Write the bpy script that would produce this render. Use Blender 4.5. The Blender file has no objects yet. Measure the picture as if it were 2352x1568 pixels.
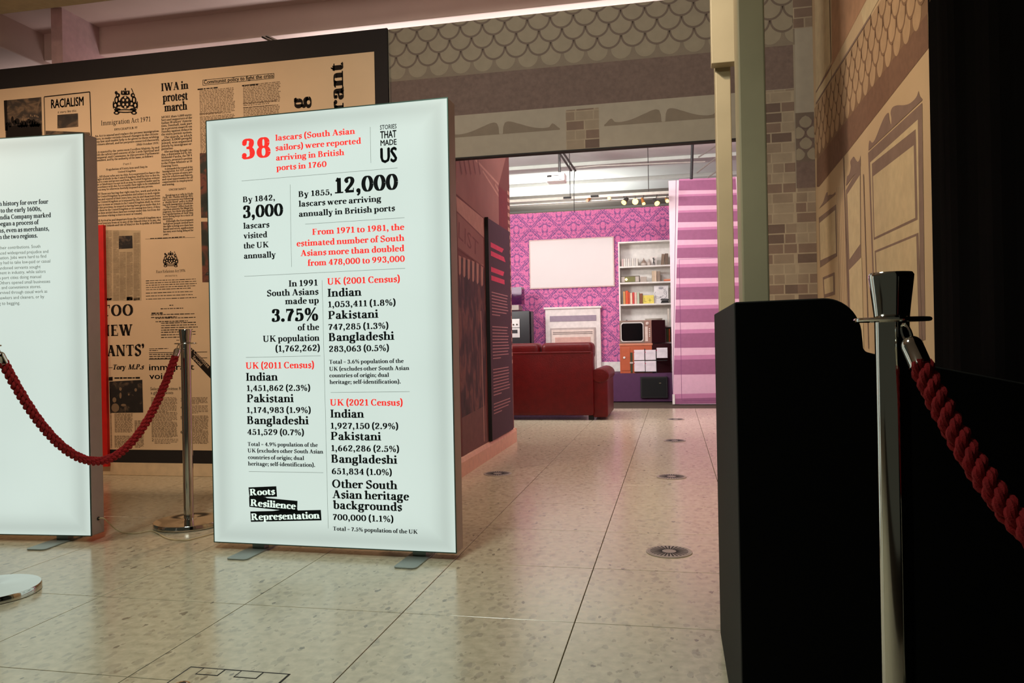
import bpy, bmesh, math, random
from mathutils import Vector, Matrix
random.seed(7)
D = bpy.data; COL = bpy.context.scene.collection; SC = bpy.context.scene

# ------------------------------------------------------------------ camera
CAM_H = 0.93
FPX = 1783.0                       # focal length in pixels of the 2352 px wide frame
YAW = math.radians(11.75); ROLL = math.radians(1.12)
cy, sy, cr, sr = math.cos(YAW), math.sin(YAW), math.cos(ROLL), math.sin(ROLL)
cam = D.cameras.new('camera'); cam_o = D.objects.new('camera', cam); COL.objects.link(cam_o)
cam.sensor_width = 36.0; cam.lens = 36.0 * FPX / 2352.0
cam.clip_start = 0.02
_F = Vector((-sy, cy, 0)); _R = Vector((cy, sy, 0)); _U = Vector((0, 0, 1))
_CR = _R * cr - _U * sr; _CU = _R * sr + _U * cr
cam_o.matrix_world = Matrix(((_CR.x, _CU.x, -_F.x, 0), (_CR.y, _CU.y, -_F.y, 0), (_CR.z, _CU.z, -_F.z, CAM_H), (0, 0, 0, 1)))
SC.camera = cam_o

# ------------------------------------------------------------------ world, exposure, lamps
w = D.worlds.new('world'); SC.world = w; w.use_nodes = True
w.node_tree.nodes['Background'].inputs[0].default_value = (0.46, 0.46, 0.34, 1)
w.node_tree.nodes['Background'].inputs[1].default_value = 0.08
SC.view_settings.view_transform = 'Standard'; SC.view_settings.look = 'None'
SC.view_settings.exposure = 0.0; SC.view_settings.gamma = 1.0
SC.view_settings.use_curve_mapping = False

def lamp(name, kind, loc, energy, color, target=None, **kw):
    l = D.lights.new(name, kind); l.energy = energy; l.color = color
    for k, v in kw.items(): setattr(l, k, v)
    o = D.objects.new(name, l); COL.objects.link(o); o.location = loc
    if target is not None:
        o.rotation_euler = (Vector(target) - Vector(loc)).to_track_quat('-Z', 'Y').to_euler()
    return o
WARM = (1.0, 0.62, 0.33); SOFTW = (1.0, 0.80, 0.60)
# warm gallery spots on the newspaper wall, on the facade print and on the right wall
lamp('mural_spot', 'SPOT', (-3.7, 2.6, 3.15), 148, (1.0, 0.72, 0.50), (-3.5, 5.04, 1.1), spot_size=math.radians(110), spot_blend=0.9, shadow_soft_size=0.06)
lamp('mural_spot', 'SPOT', (-5.6, 3.0, 3.15), 62, (1.0, 0.70, 0.48), (-5.0, 5.04, 1.2), spot_size=math.radians(95), spot_blend=0.9, shadow_soft_size=0.06)
lamp('facade_spot', 'SPOT', (-0.9, 2.2, 3.1), 135, (1.0, 0.90, 0.78), (-0.4, 5.04, 2.5), spot_size=math.radians(105), spot_blend=1.0, shadow_soft_size=0.12)
lamp('right_wall_spot', 'SPOT', (-0.7, 2.6, 3.0), 118, (1.0, 0.76, 0.55), (0.87, 3.8, 1.2), spot_size=math.radians(72), spot_blend=0.9, shadow_soft_size=0.05)
lamp('post_fill', 'SPOT', (-1.6, -0.2, 3.2), 95, (1.0, 0.90, 0.66), (0.22, 2.9, 2.1), spot_size=math.radians(44), spot_blend=0.7, shadow_soft_size=0.1)  # unseen fill added to lift the post frame behind the counter
# added fill over the floor in front of the lightboxes, then a passage spot
lamp('floor_fill', 'SPOT', (-1.35, 1.2, 3.2), 195, (0.90, 0.99, 0.88), (-1.2, 2.4, 0), spot_size=math.radians(105), spot_blend=1.0, shadow_soft_size=0.3)
lamp('passage_spot', 'SPOT', (-0.45, 4.2, 3.1), 80, (1.0, 0.74, 0.55), (-0.4, 4.4, 0), spot_size=math.radians(85), spot_blend=1.0, shadow_soft_size=0.2)
lamp('ceiling_fill', 'SPOT', (-4.6, 1.6, 1.9), 44, (1.0, 0.60, 0.54), (-3.2, 5.6, 3.5), spot_size=math.radians(110), spot_blend=1.0, shadow_soft_size=0.3)  # unseen fill aimed up, added to brighten the front beams
lamp('ceiling_fill', 'SPOT', (-1.2, 0.6, 2.3), 42, (0.95, 0.9, 0.66), (-3.0, 4.2, 3.3), spot_size=math.radians(90), spot_blend=1.0, shadow_soft_size=0.3)  # second added fill for the front ceiling
# uplights lying behind the top of the wall
lamp('wall_uplight', 'AREA', (-1.3, 5.80, 2.95), 17, (1.0, 0.96, 0.97), (-1.3, 5.80, 5), size=3.0, size_y=0.12, shape='RECTANGLE')
lamp('wall_uplight', 'AREA', (-4.2, 5.80, 2.95), 5, (1.0, 0.84, 0.82), (-4.2, 5.80, 5), size=3.0, size_y=0.12, shape='RECTANGLE')
# far room: ceiling lamp, hidden fills added to brighten its ceiling, pink lamp
lamp('far_room_light', 'AREA', (-1.2, 8.8, 3.5), 98, (1.0, 0.94, 0.95), (-1.2, 11.6, 0.9), size=1.8, size_y=0.8, shape='RECTANGLE')
lamp('far_room_light', 'AREA', (-3.3, 8.2, 2.3), 120, (1.0, 0.96, 0.92), (-1.2, 11.0, 3.6), size=0.9, size_y=0.9, shape='RECTANGLE')  # added fill hidden by the passage wall, aimed at the far ceiling
lamp('far_room_light', 'AREA', (-1.9, 13.3, 2.3), 90, (1.0, 0.98, 0.95), (-1.9, 13.3, 3.6), size=0.8, size_y=0.8, shape='RECTANGLE')  # added fill hidden behind the pink wall, aimed straight up
lamp('far_room_light', 'AREA', (0.8, 6.6, 2.4), 45, (1.0, 0.93, 0.90), (-0.5, 9.5, 3.6), size=0.5, size_y=0.5, shape='RECTANGLE')  # added fill hidden beside the opening, aimed upwards
lamp('pink_lamp', 'SPOT', (0.3, 8.4, 3.3), 62, (1.0, 0.66, 0.64), (0.1, 7.8, 0), spot_size=math.radians(115), spot_blend=1.0, shadow_soft_size=0.3)

# ------------------------------------------------------------------ picking points off the photograph
def ray(px, py):
    a = (px - 1176) / FPX; b = (784 - py) / FPX
    return _F + _CR * a + _CU * b
def atY(px, py, Y): d = ray(px, py); t = Y / d.y; return Vector((d.x * t, Y, CAM_H + d.z * t))
def atX(px, py, X): d = ray(px, py); t = X / d.x; return Vector((X, d.y * t, CAM_H + d.z * t))
def atZ(px, py, Z=0.0): d = ray(px, py); t = (Z - CAM_H) / d.z; return Vector((d.x * t, d.y * t, Z))
class Plane:
    """Upright face: origin o, horizontal direction u, outward normal n."""
    def __init__(s, o, u):
        s.o = Vector(o); s.u = Vector(u).normalized(); s.n = Vector((s.u.y, -s.u.x, 0))
    def uv(s, px, py):
        d = ray(px, py); c = Vector((0, 0, CAM_H)); t = (s.o - c).dot(s.n) / d.dot(s.n); p = c + d * t
        return ((p - s.o).dot(s.u), p.z)
    def px(s, u, v):
        p = s.o + s.u * u; p.z = v; d = p - Vector((0, 0, CAM_H)); f = d.dot(_F)
        return 1176 + FPX * d.dot(_CR) / f
    def u_at(s, px, v, guess=0.0):
        a = guess
        for _ in range(12):
            e = s.px(a, v) - px; g = (s.px(a + 0.01, v) - s.px(a, v)) / 0.01; a -= e / g
        return a
    def w(s, u, v, off=0.0):
        p = s.o + s.u * u + s.n * off; return Vector((p.x, p.y, v))

# ------------------------------------------------------------------ materials
def lin(c): return tuple(((x / 255) / 12.92 if x / 255 <= 0.04045 else (((x / 255) + 0.055) / 1.055) ** 2.4) for x in c) + (1.0,)
MATS = {}
def mat(name, col, rough=0.6, metal=0.0, var=0.08, scale=18.0, bump=0.0, spec=0.5, coat=0.0, ior=1.5, stretch=(1, 1, 1), bscale=None):
    """Principled with a little procedural colour variation and optional fine relief. col is sRGB 0-255."""
    if name in MATS: return MATS[name]
    m = D.materials.new(name); m.use_nodes = True; nt = m.node_tree; N = nt.nodes; L = nt.links
    b = N['Principled BSDF']; b.inputs['Roughness'].default_value = rough; b.inputs['Metallic'].default_value = metal
    b.inputs['IOR'].default_value = ior; b.inputs['Specular IOR Level'].default_value = spec
    b.inputs['Coat Weight'].default_value = coat; b.inputs['Coat Roughness'].default_value = 0.12
    tc = N.new('ShaderNodeTexCoord'); mp = N.new('ShaderNodeMapping'); mp.inputs['Scale'].default_value = stretch
    L.new(tc.outputs['Object'], mp.inputs['Vector'])
    nz = N.new('ShaderNodeTexNoise'); nz.inputs['Scale'].default_value = scale; nz.inputs['Detail'].default_value = 3
    L.new(mp.outputs['Vector'], nz.inputs['Vector'])
    rp = N.new('ShaderNodeValToRGB'); c = lin(col)
    rp.color_ramp.elements[0].position = 0.3; rp.color_ramp.elements[1].position = 0.7
    rp.color_ramp.elements[0].color = tuple(x * (1 - var) for x in c[:3]) + (1,)
    rp.color_ramp.elements[1].color = tuple(min(1, x * (1 + var)) for x in c[:3]) + (1,)
    L.new(nz.outputs['Fac'], rp.inputs['Fac']); L.new(rp.outputs['Color'], b.inputs['Base Color'])
    if bump:
        bp = N.new('ShaderNodeBump'); bp.inputs['Strength'].default_value = bump; bp.inputs['Distance'].default_value = 0.004
        n2 = N.new('ShaderNodeTexNoise'); n2.inputs['Scale'].default_value = bscale or scale * 6; n2.inputs['Detail'].default_value = 4
        L.new(mp.outputs['Vector'], n2.inputs['Vector']); L.new(n2.outputs['Fac'], bp.inputs['Height']); L.new(bp.outputs['Normal'], b.inputs['Normal'])
    MATS[name] = m; return m
def emis(name, col, strength, var=0.0):
    if name in MATS: return MATS[name]
    m = D.materials.new(name); m.use_nodes = True; nt = m.node_tree; b = nt.nodes['Principled BSDF']
    b.inputs['Base Color'].default_value = lin(col); b.inputs['Emission Color'].default_value = lin(col); b.inputs['Emission Strength'].default_value = strength
    MATS[name] = m; return m

def lightbox_fabric(W, H):
    """Backlit fabric: lit evenly with a faint darker band just inside the frame where the edge lamps sit."""
    m = D.materials.new('backlit_fabric'); m.use_nodes = True; nt = m.node_tree; N = nt.nodes; L = nt.links
    b = N['Principled BSDF']; b.inputs['Base Color'].default_value = (0.2, 0.21, 0.2, 1); b.inputs['Roughness'].default_value = 0.8
    tc = N.new('ShaderNodeTexCoord'); sp = N.new('ShaderNodeSeparateXYZ'); L.new(tc.outputs['Object'], sp.inputs[0])
    def M(op, a, bb=None, cc=None):
        n = N.new('ShaderNodeMath'); n.operation = op
        for i, v in enumerate((a, bb, cc)):
            if v is None: continue
            if isinstance(v, (int, float)): n.inputs[i].default_value = v
            else: L.new(v, n.inputs[i])
        return n.outputs[0]
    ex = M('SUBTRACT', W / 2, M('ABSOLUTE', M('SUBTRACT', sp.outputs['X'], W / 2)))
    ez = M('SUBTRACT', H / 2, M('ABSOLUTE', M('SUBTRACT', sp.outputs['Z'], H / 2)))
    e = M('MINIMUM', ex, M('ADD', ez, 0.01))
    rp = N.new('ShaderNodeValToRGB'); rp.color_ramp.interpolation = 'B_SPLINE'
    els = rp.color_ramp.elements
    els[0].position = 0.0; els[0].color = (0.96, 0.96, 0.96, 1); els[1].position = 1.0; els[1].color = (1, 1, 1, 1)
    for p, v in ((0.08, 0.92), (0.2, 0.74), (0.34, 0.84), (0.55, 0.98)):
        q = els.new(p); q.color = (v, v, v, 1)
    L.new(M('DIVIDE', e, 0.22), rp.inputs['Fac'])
    nz = N.new('ShaderNodeTexNoise'); nz.inputs['Scale'].default_value = 2.0; L.new(tc.outputs['Object'], nz.inputs['Vector'])
    k = M('MULTIPLY', rp.outputs['Color'], M('MULTIPLY_ADD', nz.outputs['Fac'], 0.12, 0.94))
    b.inputs['Emission Color'].default_value = lin((216, 233, 225))
    L.new(M('MULTIPLY', k, LB_STRENGTH), b.inputs['Emission Strength'])
    return m
LB_STRENGTH = 0.84

def floor_material():
    m = D.materials.new('vinyl_floor'); m.use_nodes = True; nt = m.node_tree; N = nt.nodes; L = nt.links
    b = N['Principled BSDF']; b.inputs['Roughness'].default_value = 0.2; b.inputs['IOR'].default_value = 1.62
    tc = N.new('ShaderNodeTexCoord'); geo = N.new('ShaderNodeNewGeometry')
    base = N.new('ShaderNodeValToRGB'); n1 = N.new('ShaderNodeTexNoise'); n1.inputs['Scale'].default_value = 30; n1.inputs['Detail'].default_value = 6
    L.new(geo.outputs['Position'], n1.inputs['Vector']); L.new(n1.outputs['Fac'], base.inputs['Fac'])
    base.color_ramp.elements[0].position = 0.3; base.color_ramp.elements[0].color = lin((188, 178, 152))
    base.color_ramp.elements[1].position = 0.7; base.color_ramp.elements[1].color = lin((216, 205, 178))
    out = base.outputs['Color']
    def chips(scale, thr, col, amt, seed, sx=1.0):
        nonlocal out
        mp = N.new('ShaderNodeMapping'); mp.inputs['Scale'].default_value = (sx, 1, 1); mp.inputs['Location'].default_value = (seed, seed * 1.7, 0)
        mp.inputs['Rotation'].default_value = (0, 0, seed)
        L.new(geo.outputs['Position'], mp.inputs['Vector'])
        wn = N.new('ShaderNodeTexNoise'); wn.inputs['Scale'].default_value = scale * 1.2; L.new(mp.outputs['Vector'], wn.inputs['Vector'])
        mx = N.new('ShaderNodeMix'); mx.data_type = 'VECTOR'; mx.inputs[0].default_value = 0.04
        L.new(mp.outputs['Vector'], mx.inputs[4]); L.new(wn.outputs['Color'], mx.inputs[5])
        vo = N.new('ShaderNodeTexVoronoi'); vo.inputs['Scale'].default_value = scale; vo.voronoi_dimensions = '2D'
        L.new(mx.outputs[1], vo.inputs['Vector'])
        sc = N.new('ShaderNodeSeparateColor'); L.new(vo.outputs['Color'], sc.inputs[0])
        # one cell in a few holds a chip; its size varies with the cell's random value
        g = N.new('ShaderNodeMath'); g.operation = 'GREATER_THAN'; g.inputs[1].default_value = thr; L.new(sc.outputs[0], g.inputs[0])
        sz = N.new('ShaderNodeMath'); sz.operation = 'MULTIPLY_ADD'; sz.inputs[1].default_value = 0.26; sz.inputs[2].default_value = 0.14; L.new(sc.outputs[1], sz.inputs[0])
        lt = N.new('ShaderNodeMath'); lt.operation = 'LESS_THAN'; L.new(vo.outputs['Distance'], lt.inputs[0]); L.new(sz.outputs[0], lt.inputs[1])
        mu = N.new('ShaderNodeMath'); mu.operation = 'MULTIPLY'; L.new(g.outputs[0], mu.inputs[0]); L.new(lt.outputs[0], mu.inputs[1])
        m2 = N.new('ShaderNodeMath'); m2.operation = 'MULTIPLY'; m2.inputs[1].default_value = amt; L.new(mu.outputs[0], m2.inputs[0])
        mc = N.new('ShaderNodeMix'); mc.data_type = 'RGBA'; mc.inputs[7].default_value = lin(col)
        L.new(m2.outputs[0], mc.inputs[0]); L.new(out, mc.inputs[6]); out = mc.outputs[2]
    chips(26, 0.55, (204, 194, 168), 0.7, 1.3)
    chips(15, 0.66, (168, 160, 140), 0.4, 2.1, 1.7)
    chips(20, 0.80, (146, 140, 126), 0.4, 3.7, 1.8)
    chips(34, 0.90, (132, 122, 104), 0.42, 5.1, 1.6)
    chips(24, 0.982, (92, 86, 76), 0.65, 7.9, 1.8)
    L.new(out, b.inputs['Base Color'])
    n3 = N.new('ShaderNodeTexNoise'); n3.inputs['Scale'].default_value = 5; L.new(geo.outputs['Position'], n3.inputs['Vector'])
    bp = N.new('ShaderNodeBump'); bp.inputs['Strength'].default_value = 0.05; bp.inputs['Distance'].default_value = 0.004
    L.new(n3.outputs['Fac'], bp.inputs['Height']); L.new(bp.outputs['Normal'], b.inputs['Normal'])
    rr = N.new('ShaderNodeMath'); rr.operation = 'MULTIPLY_ADD'; rr.inputs[1].default_value = 0.14; rr.inputs[2].default_value = 0.13
    L.new(n1.outputs['Fac'], rr.inputs[0]); L.new(rr.outputs[0], b.inputs['Roughness'])
    return m

def damask():
    """Mirrored organic motifs with half-drop medallions, pink on purple (flat printed paper)."""
    m = D.materials.new('pink_damask_paper'); m.use_nodes = True; nt = m.node_tree; N = nt.nodes; L = nt.links
    b = N['Principled BSDF']; b.inputs['Roughness'].default_value = 0.75
    tc = N.new('ShaderNodeTexCoord'); sp = N.new('ShaderNodeSeparateXYZ'); L.new(tc.outputs['Object'], sp.inputs[0])
    def M(op, a, bb=None, cc=None):
        n = N.new('ShaderNodeMath'); n.operation = op
        for i, v in enumerate((a, bb, cc)):
            if v is None: continue
            if isinstance(v, (int, float)): n.inputs[i].default_value = v
            else: L.new(v, n.inputs[i])
        return n.outputs[0]
    PX, PZ = 0.47, 0.47
    x = M('DIVIDE', M('ADD', sp.outputs['X'], 10.0), PX); z = M('DIVIDE', M('ADD', sp.outputs['Z'], 0.06), PZ)
    def cell(ox, oz):
        fx = M('SUBTRACT', M('FRACT', M('ADD', x, ox)), 0.5); fz = M('SUBTRACT', M('FRACT', M('ADD', z, oz)), 0.5)
        return M('ABSOLUTE', fx), fz
    ax, az = cell(0, 0); bx, bz = cell(0.5, 0.5)
    # distance to the nearer of the two half-drop centres decides which motif we are in
    da = M('ADD', M('MULTIPLY', ax, 1.0), M('ABSOLUTE', az)); db = M('ADD', bx, M('ABSOLUTE', bz))
    sel = M('LESS_THAN', da, db)
    ux = M('ADD', M('MULTIPLY', ax, sel), M('MULTIPLY', bx, M('SUBTRACT', 1.0, sel)))
    uz = M('ADD', M('MULTIPLY', az, sel), M('MULTIPLY', bz, M('SUBTRACT', 1.0, sel)))
    cb = N.new('ShaderNodeCombineXYZ'); L.new(ux, cb.inputs[0]); L.new(uz, cb.inputs[1])
    nz = N.new('ShaderNodeTexNoise'); nz.inputs['Scale'].default_value = 13; nz.inputs['Detail'].default_value = 3; nz.inputs['Distortion'].default_value = 1.2
    L.new(cb.outputs[0], nz.inputs['Vector'])
    vo = N.new('ShaderNodeTexVoronoi'); vo.inputs['Scale'].default_value = 16; L.new(cb.outputs[0], vo.inputs['Vector'])
    org = M('GREATER_THAN', M('ADD', nz.outputs['Fac'], M('MULTIPLY', vo.outputs['Distance'], 0.16)), 0.545)
    # medallion: a pointed oval of pink with a ring round it
    r = M('SQRT', M('ADD', M('POWER', M('DIVIDE', ux, 0.085), 2.0), M('POWER', M('DIVIDE', uz, 0.13), 2.0)))
    med = M('LESS_THAN', r, 0.9); ring = M('MULTIPLY', M('LESS_THAN', M('ABSOLUTE', M('SUBTRACT', r, 1.08)), 0.10), M('GREATER_THAN', nz.outputs['Fac'], 0.46))
    # ogee lattice
    rim = M('ADD', ux, M('ABSOLUTE', uz)); lat = M('LESS_THAN', M('ABSOLUTE', M('SUBTRACT', rim, 0.46)), 0.016)
    v = M('MAXIMUM', org, med); v = M('MULTIPLY', v, M('SUBTRACT', 1.0, ring)); v = M('MULTIPLY', v, M('SUBTRACT', 1.0, lat))
    mx = N.new('ShaderNodeMix'); mx.data_type = 'RGBA'; L.new(v, mx.inputs[0])
    mx.inputs[6].default_value = lin((120, 74, 130)); mx.inputs[7].default_value = lin((222, 116, 166))
    n2 = N.new('ShaderNodeTexNoise'); n2.inputs['Scale'].default_value = 30; L.new(cb.outputs[0], n2.inputs['Vector'])
    m2 = N.new('ShaderNodeMix'); m2.data_type = 'RGBA'; m2.inputs[7].default_value = lin((166, 96, 150))
    L.new(M('MULTIPLY', M('GREATER_THAN', n2.outputs['Fac'], 0.56), 0.75), m2.inputs[0]); L.new(mx.outputs[2], m2.inputs[6])
    L.new(m2.outputs[2], b.inputs['Base Color'])
    return m

def blotch(name, stops, scale, stretch=(1, 1, 1), detail=6, rough=0.7, dist=0.5):
    """Patchy multi-tone print, for photographs reproduced on the panels."""
    if name in MATS: return MATS[name]
    m = D.materials.new(name); m.use_nodes = True; nt = m.node_tree; N = nt.nodes; L = nt.links
    b = N['Principled BSDF']; b.inputs['Roughness'].default_value = rough
    tc = N.new('ShaderNodeTexCoord'); mp = N.new('ShaderNodeMapping'); mp.inputs['Scale'].default_value = stretch
    nz = N.new('ShaderNodeTexNoise'); nz.inputs['Scale'].default_value = scale; nz.inputs['Detail'].default_value = detail; nz.inputs['Distortion'].default_value = dist
    L.new(tc.outputs['Object'], mp.inputs['Vector']); L.new(mp.outputs['Vector'], nz.inputs['Vector'])
    rp = N.new('ShaderNodeValToRGB'); els = rp.color_ramp.elements
    els[0].position, els[1].position = stops[0][0], stops[-1][0]; els[0].color, els[1].color = lin(stops[0][1]), lin(stops[-1][1])
    for p, c in stops[1:-1]: e = els.new(p); e.color = lin(c)
    L.new(nz.outputs['Fac'], rp.inputs['Fac']); L.new(rp.outputs['Color'], b.inputs['Base Color'])
    MATS[name] = m; return m

CHROME = mat('chrome', (208, 206, 200), rough=0.09, metal=1.0, var=0.02)
BRUSH = mat('brushed_steel', (176, 172, 162), rough=0.22, metal=1.0, var=0.04, scale=60)
BLACKP = mat('black_paint', (20, 18, 18), rough=0.7)
INK = mat('black_ink', (16, 22, 24), rough=0.8, spec=0.2)
INKB = mat('newsprint_ink', (30, 24, 20), rough=0.8, spec=0.2)
INKG = mat('grey_newsprint', (132, 112, 90), rough=0.8, spec=0.2)
REDINK = emis('red_backlit_ink', (226, 44, 38), 0.82)
GREYINK = mat('grey_ink', (128, 138, 134), rough=0.8)
WHITEP = mat('white_paint', (226, 222, 216), rough=0.5)
CREAM = mat('cream_print', (222, 196, 160), rough=0.7, var=0.04, scale=3)
SKIRT = mat('cream_skirting_paint', (224, 200, 164), rough=0.5)
ALU = mat('frame_aluminium', (176, 160, 152), rough=0.55, metal=0.35, var=0.03)

# ------------------------------------------------------------------ mesh building
class MB:
    def __init__(s): s.v = []; s.f = []
    def poly(s, pts):
        b = len(s.v); s.v += [tuple(p) for p in pts]; s.f.append(tuple(range(b, b + len(pts)))); return s
    def box(s, x0, x1, y0, y1, z0, z1):
        b = len(s.v); s.v += [(x0, y0, z0), (x1, y0, z0), (x1, y1, z0), (x0, y1, z0), (x0, y0, z1), (x1, y0, z1), (x1, y1, z1), (x0, y1, z1)]
        s.f += [tuple(b + i for i in q) for q in ((3, 2, 1, 0), (4, 5, 6, 7), (0, 1, 5, 4), (1, 2, 6, 5), (2, 3, 7, 6), (3, 0, 4, 7))]; return s
    def hexa(s, p, d):
        """A slab: polygon p extruded by vector d."""
        n = len(p); b = len(s.v); d = Vector(d)
        s.v += [tuple(q) for q in p] + [tuple(Vector(q) + d) for q in p]
        s.f.append(tuple(b + i for i in reversed(range(n)))); s.f.append(tuple(b + n + i for i in range(n)))
        for i in range(n): j = (i + 1) % n; s.f.append((b + i, b + j, b + n + j, b + n + i))
        return s
    def lathe(s, prof, n=32, c=(0, 0, 0)):
        b = len(s.v); cx, cyy, cz = c
        for r, z in prof:
            for i in range(n):
                a = 2 * math.pi * i / n; s.v.append((cx + r * math.cos(a), cyy + r * math.sin(a), cz + z))
        for k in range(len(prof) - 1):
            for i in range(n):
                j = (i + 1) % n; s.f.append((b + k * n + i, b + k * n + j, b + (k + 1) * n + j, b + (k + 1) * n + i))
        s.f.append(tuple(b + i for i in reversed(range(n)))); s.f.append(tuple(b + (len(prof) - 1) * n + i for i in range(n)))
        return s
    def tube(s, pts, r, n=8, closed=False):
        pts = [Vector(p) for p in pts]; b = len(s.v); m = len(pts); up = None
        rr = r if isinstance(r, (list, tuple)) else [r] * m
        for i, p in enumerate(pts):
            t = (pts[(i + 1) % m] - pts[i - 1]) if closed else (pts[min(i + 1, m - 1)] - pts[max(i - 1, 0)])
            t.normalize()
            if up is None: up = Vector((0, 0, 1)) if abs(t.z) < 0.9 else Vector((1, 0, 0))
            x = t.cross(up).normalized(); y = x.cross(t).normalized(); up = y
            for k in range(n):
                a = 2 * math.pi * k / n; s.v.append(tuple(p + x * math.cos(a) * rr[i] + y * math.sin(a) * rr[i]))
        for i in range(m if closed else m - 1):
            i2 = (i + 1) % m
            for k in range(n):
                k2 = (k + 1) % n; s.f.append((b + i * n + k, b + i * n + k2, b + i2 * n + k2, b + i2 * n + k))
        if not closed:
            s.f.append(tuple(b + k for k in reversed(range(n)))); s.f.append(tuple(b + (m - 1) * n + k for k in range(n)))
        return s
    def build(s, name, m, parent=None, bev=0.0, smooth=False, loc=None, seg=2, fix=True):
        me = D.meshes.new(name)
        vs = s.v
        base = None
        if parent is not None:
            base = parent.get('_w'); base = Vector(base) if base is not None else Vector((0, 0, 0))
        if loc is not None: base = Vector(loc)
        if base is not None: vs = [(a - base.x, b - base.y, c - base.z) for a, b, c in vs]
        me.from_pydata(vs, [], s.f); me.materials.append(m)
        if bev or fix:
            bm = bmesh.new(); bm.from_mesh(me)
            if fix: bmesh.ops.recalc_face_normals(bm, faces=bm.faces)
            if bev:
                ed = [e for e in bm.edges if len(e.link_faces) == 2 and e.calc_face_angle(0) > 0.6]
                bmesh.ops.bevel(bm, geom=ed, offset=bev, segments=seg, affect='EDGES', profile=0.5, clamp_overlap=True)
            bm.to_mesh(me); bm.free()
        if smooth:
            for p in me.polygons: p.use_smooth = True
            try: me.set_sharp_from_angle(angle=math.radians(40))
            except Exception: pass
        me.update()
        o = D.objects.new(name, me); COL.objects.link(o)
        if parent is not None: o.parent = parent
        if loc is not None and parent is None: o.location = loc; o['_w'] = tuple(loc)
        elif parent is not None: o['_w'] = tuple(base)
        return o
def tag(o, label=None, cat=None, group=None, kind=None):
    if label: o['label'] = label
    if cat: o['category'] = cat
    if group: o['group'] = group
    if kind: o['kind'] = kind
    return o
def thing(name, loc, label, cat, group=None):
    o = D.objects.new(name, None); COL.objects.link(o); o.location = loc; o['_w'] = tuple(loc); o.empty_display_size = 0.05
    return tag(o, label, cat, group)
def struct(o): o['kind'] = 'structure'; return o
def copy_tree(o, parent=None):
    c = o.copy(); COL.objects.link(c)
    if parent is not None: c.parent = parent
    for ch in list(o.children): copy_tree(ch, c)
    return c

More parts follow.
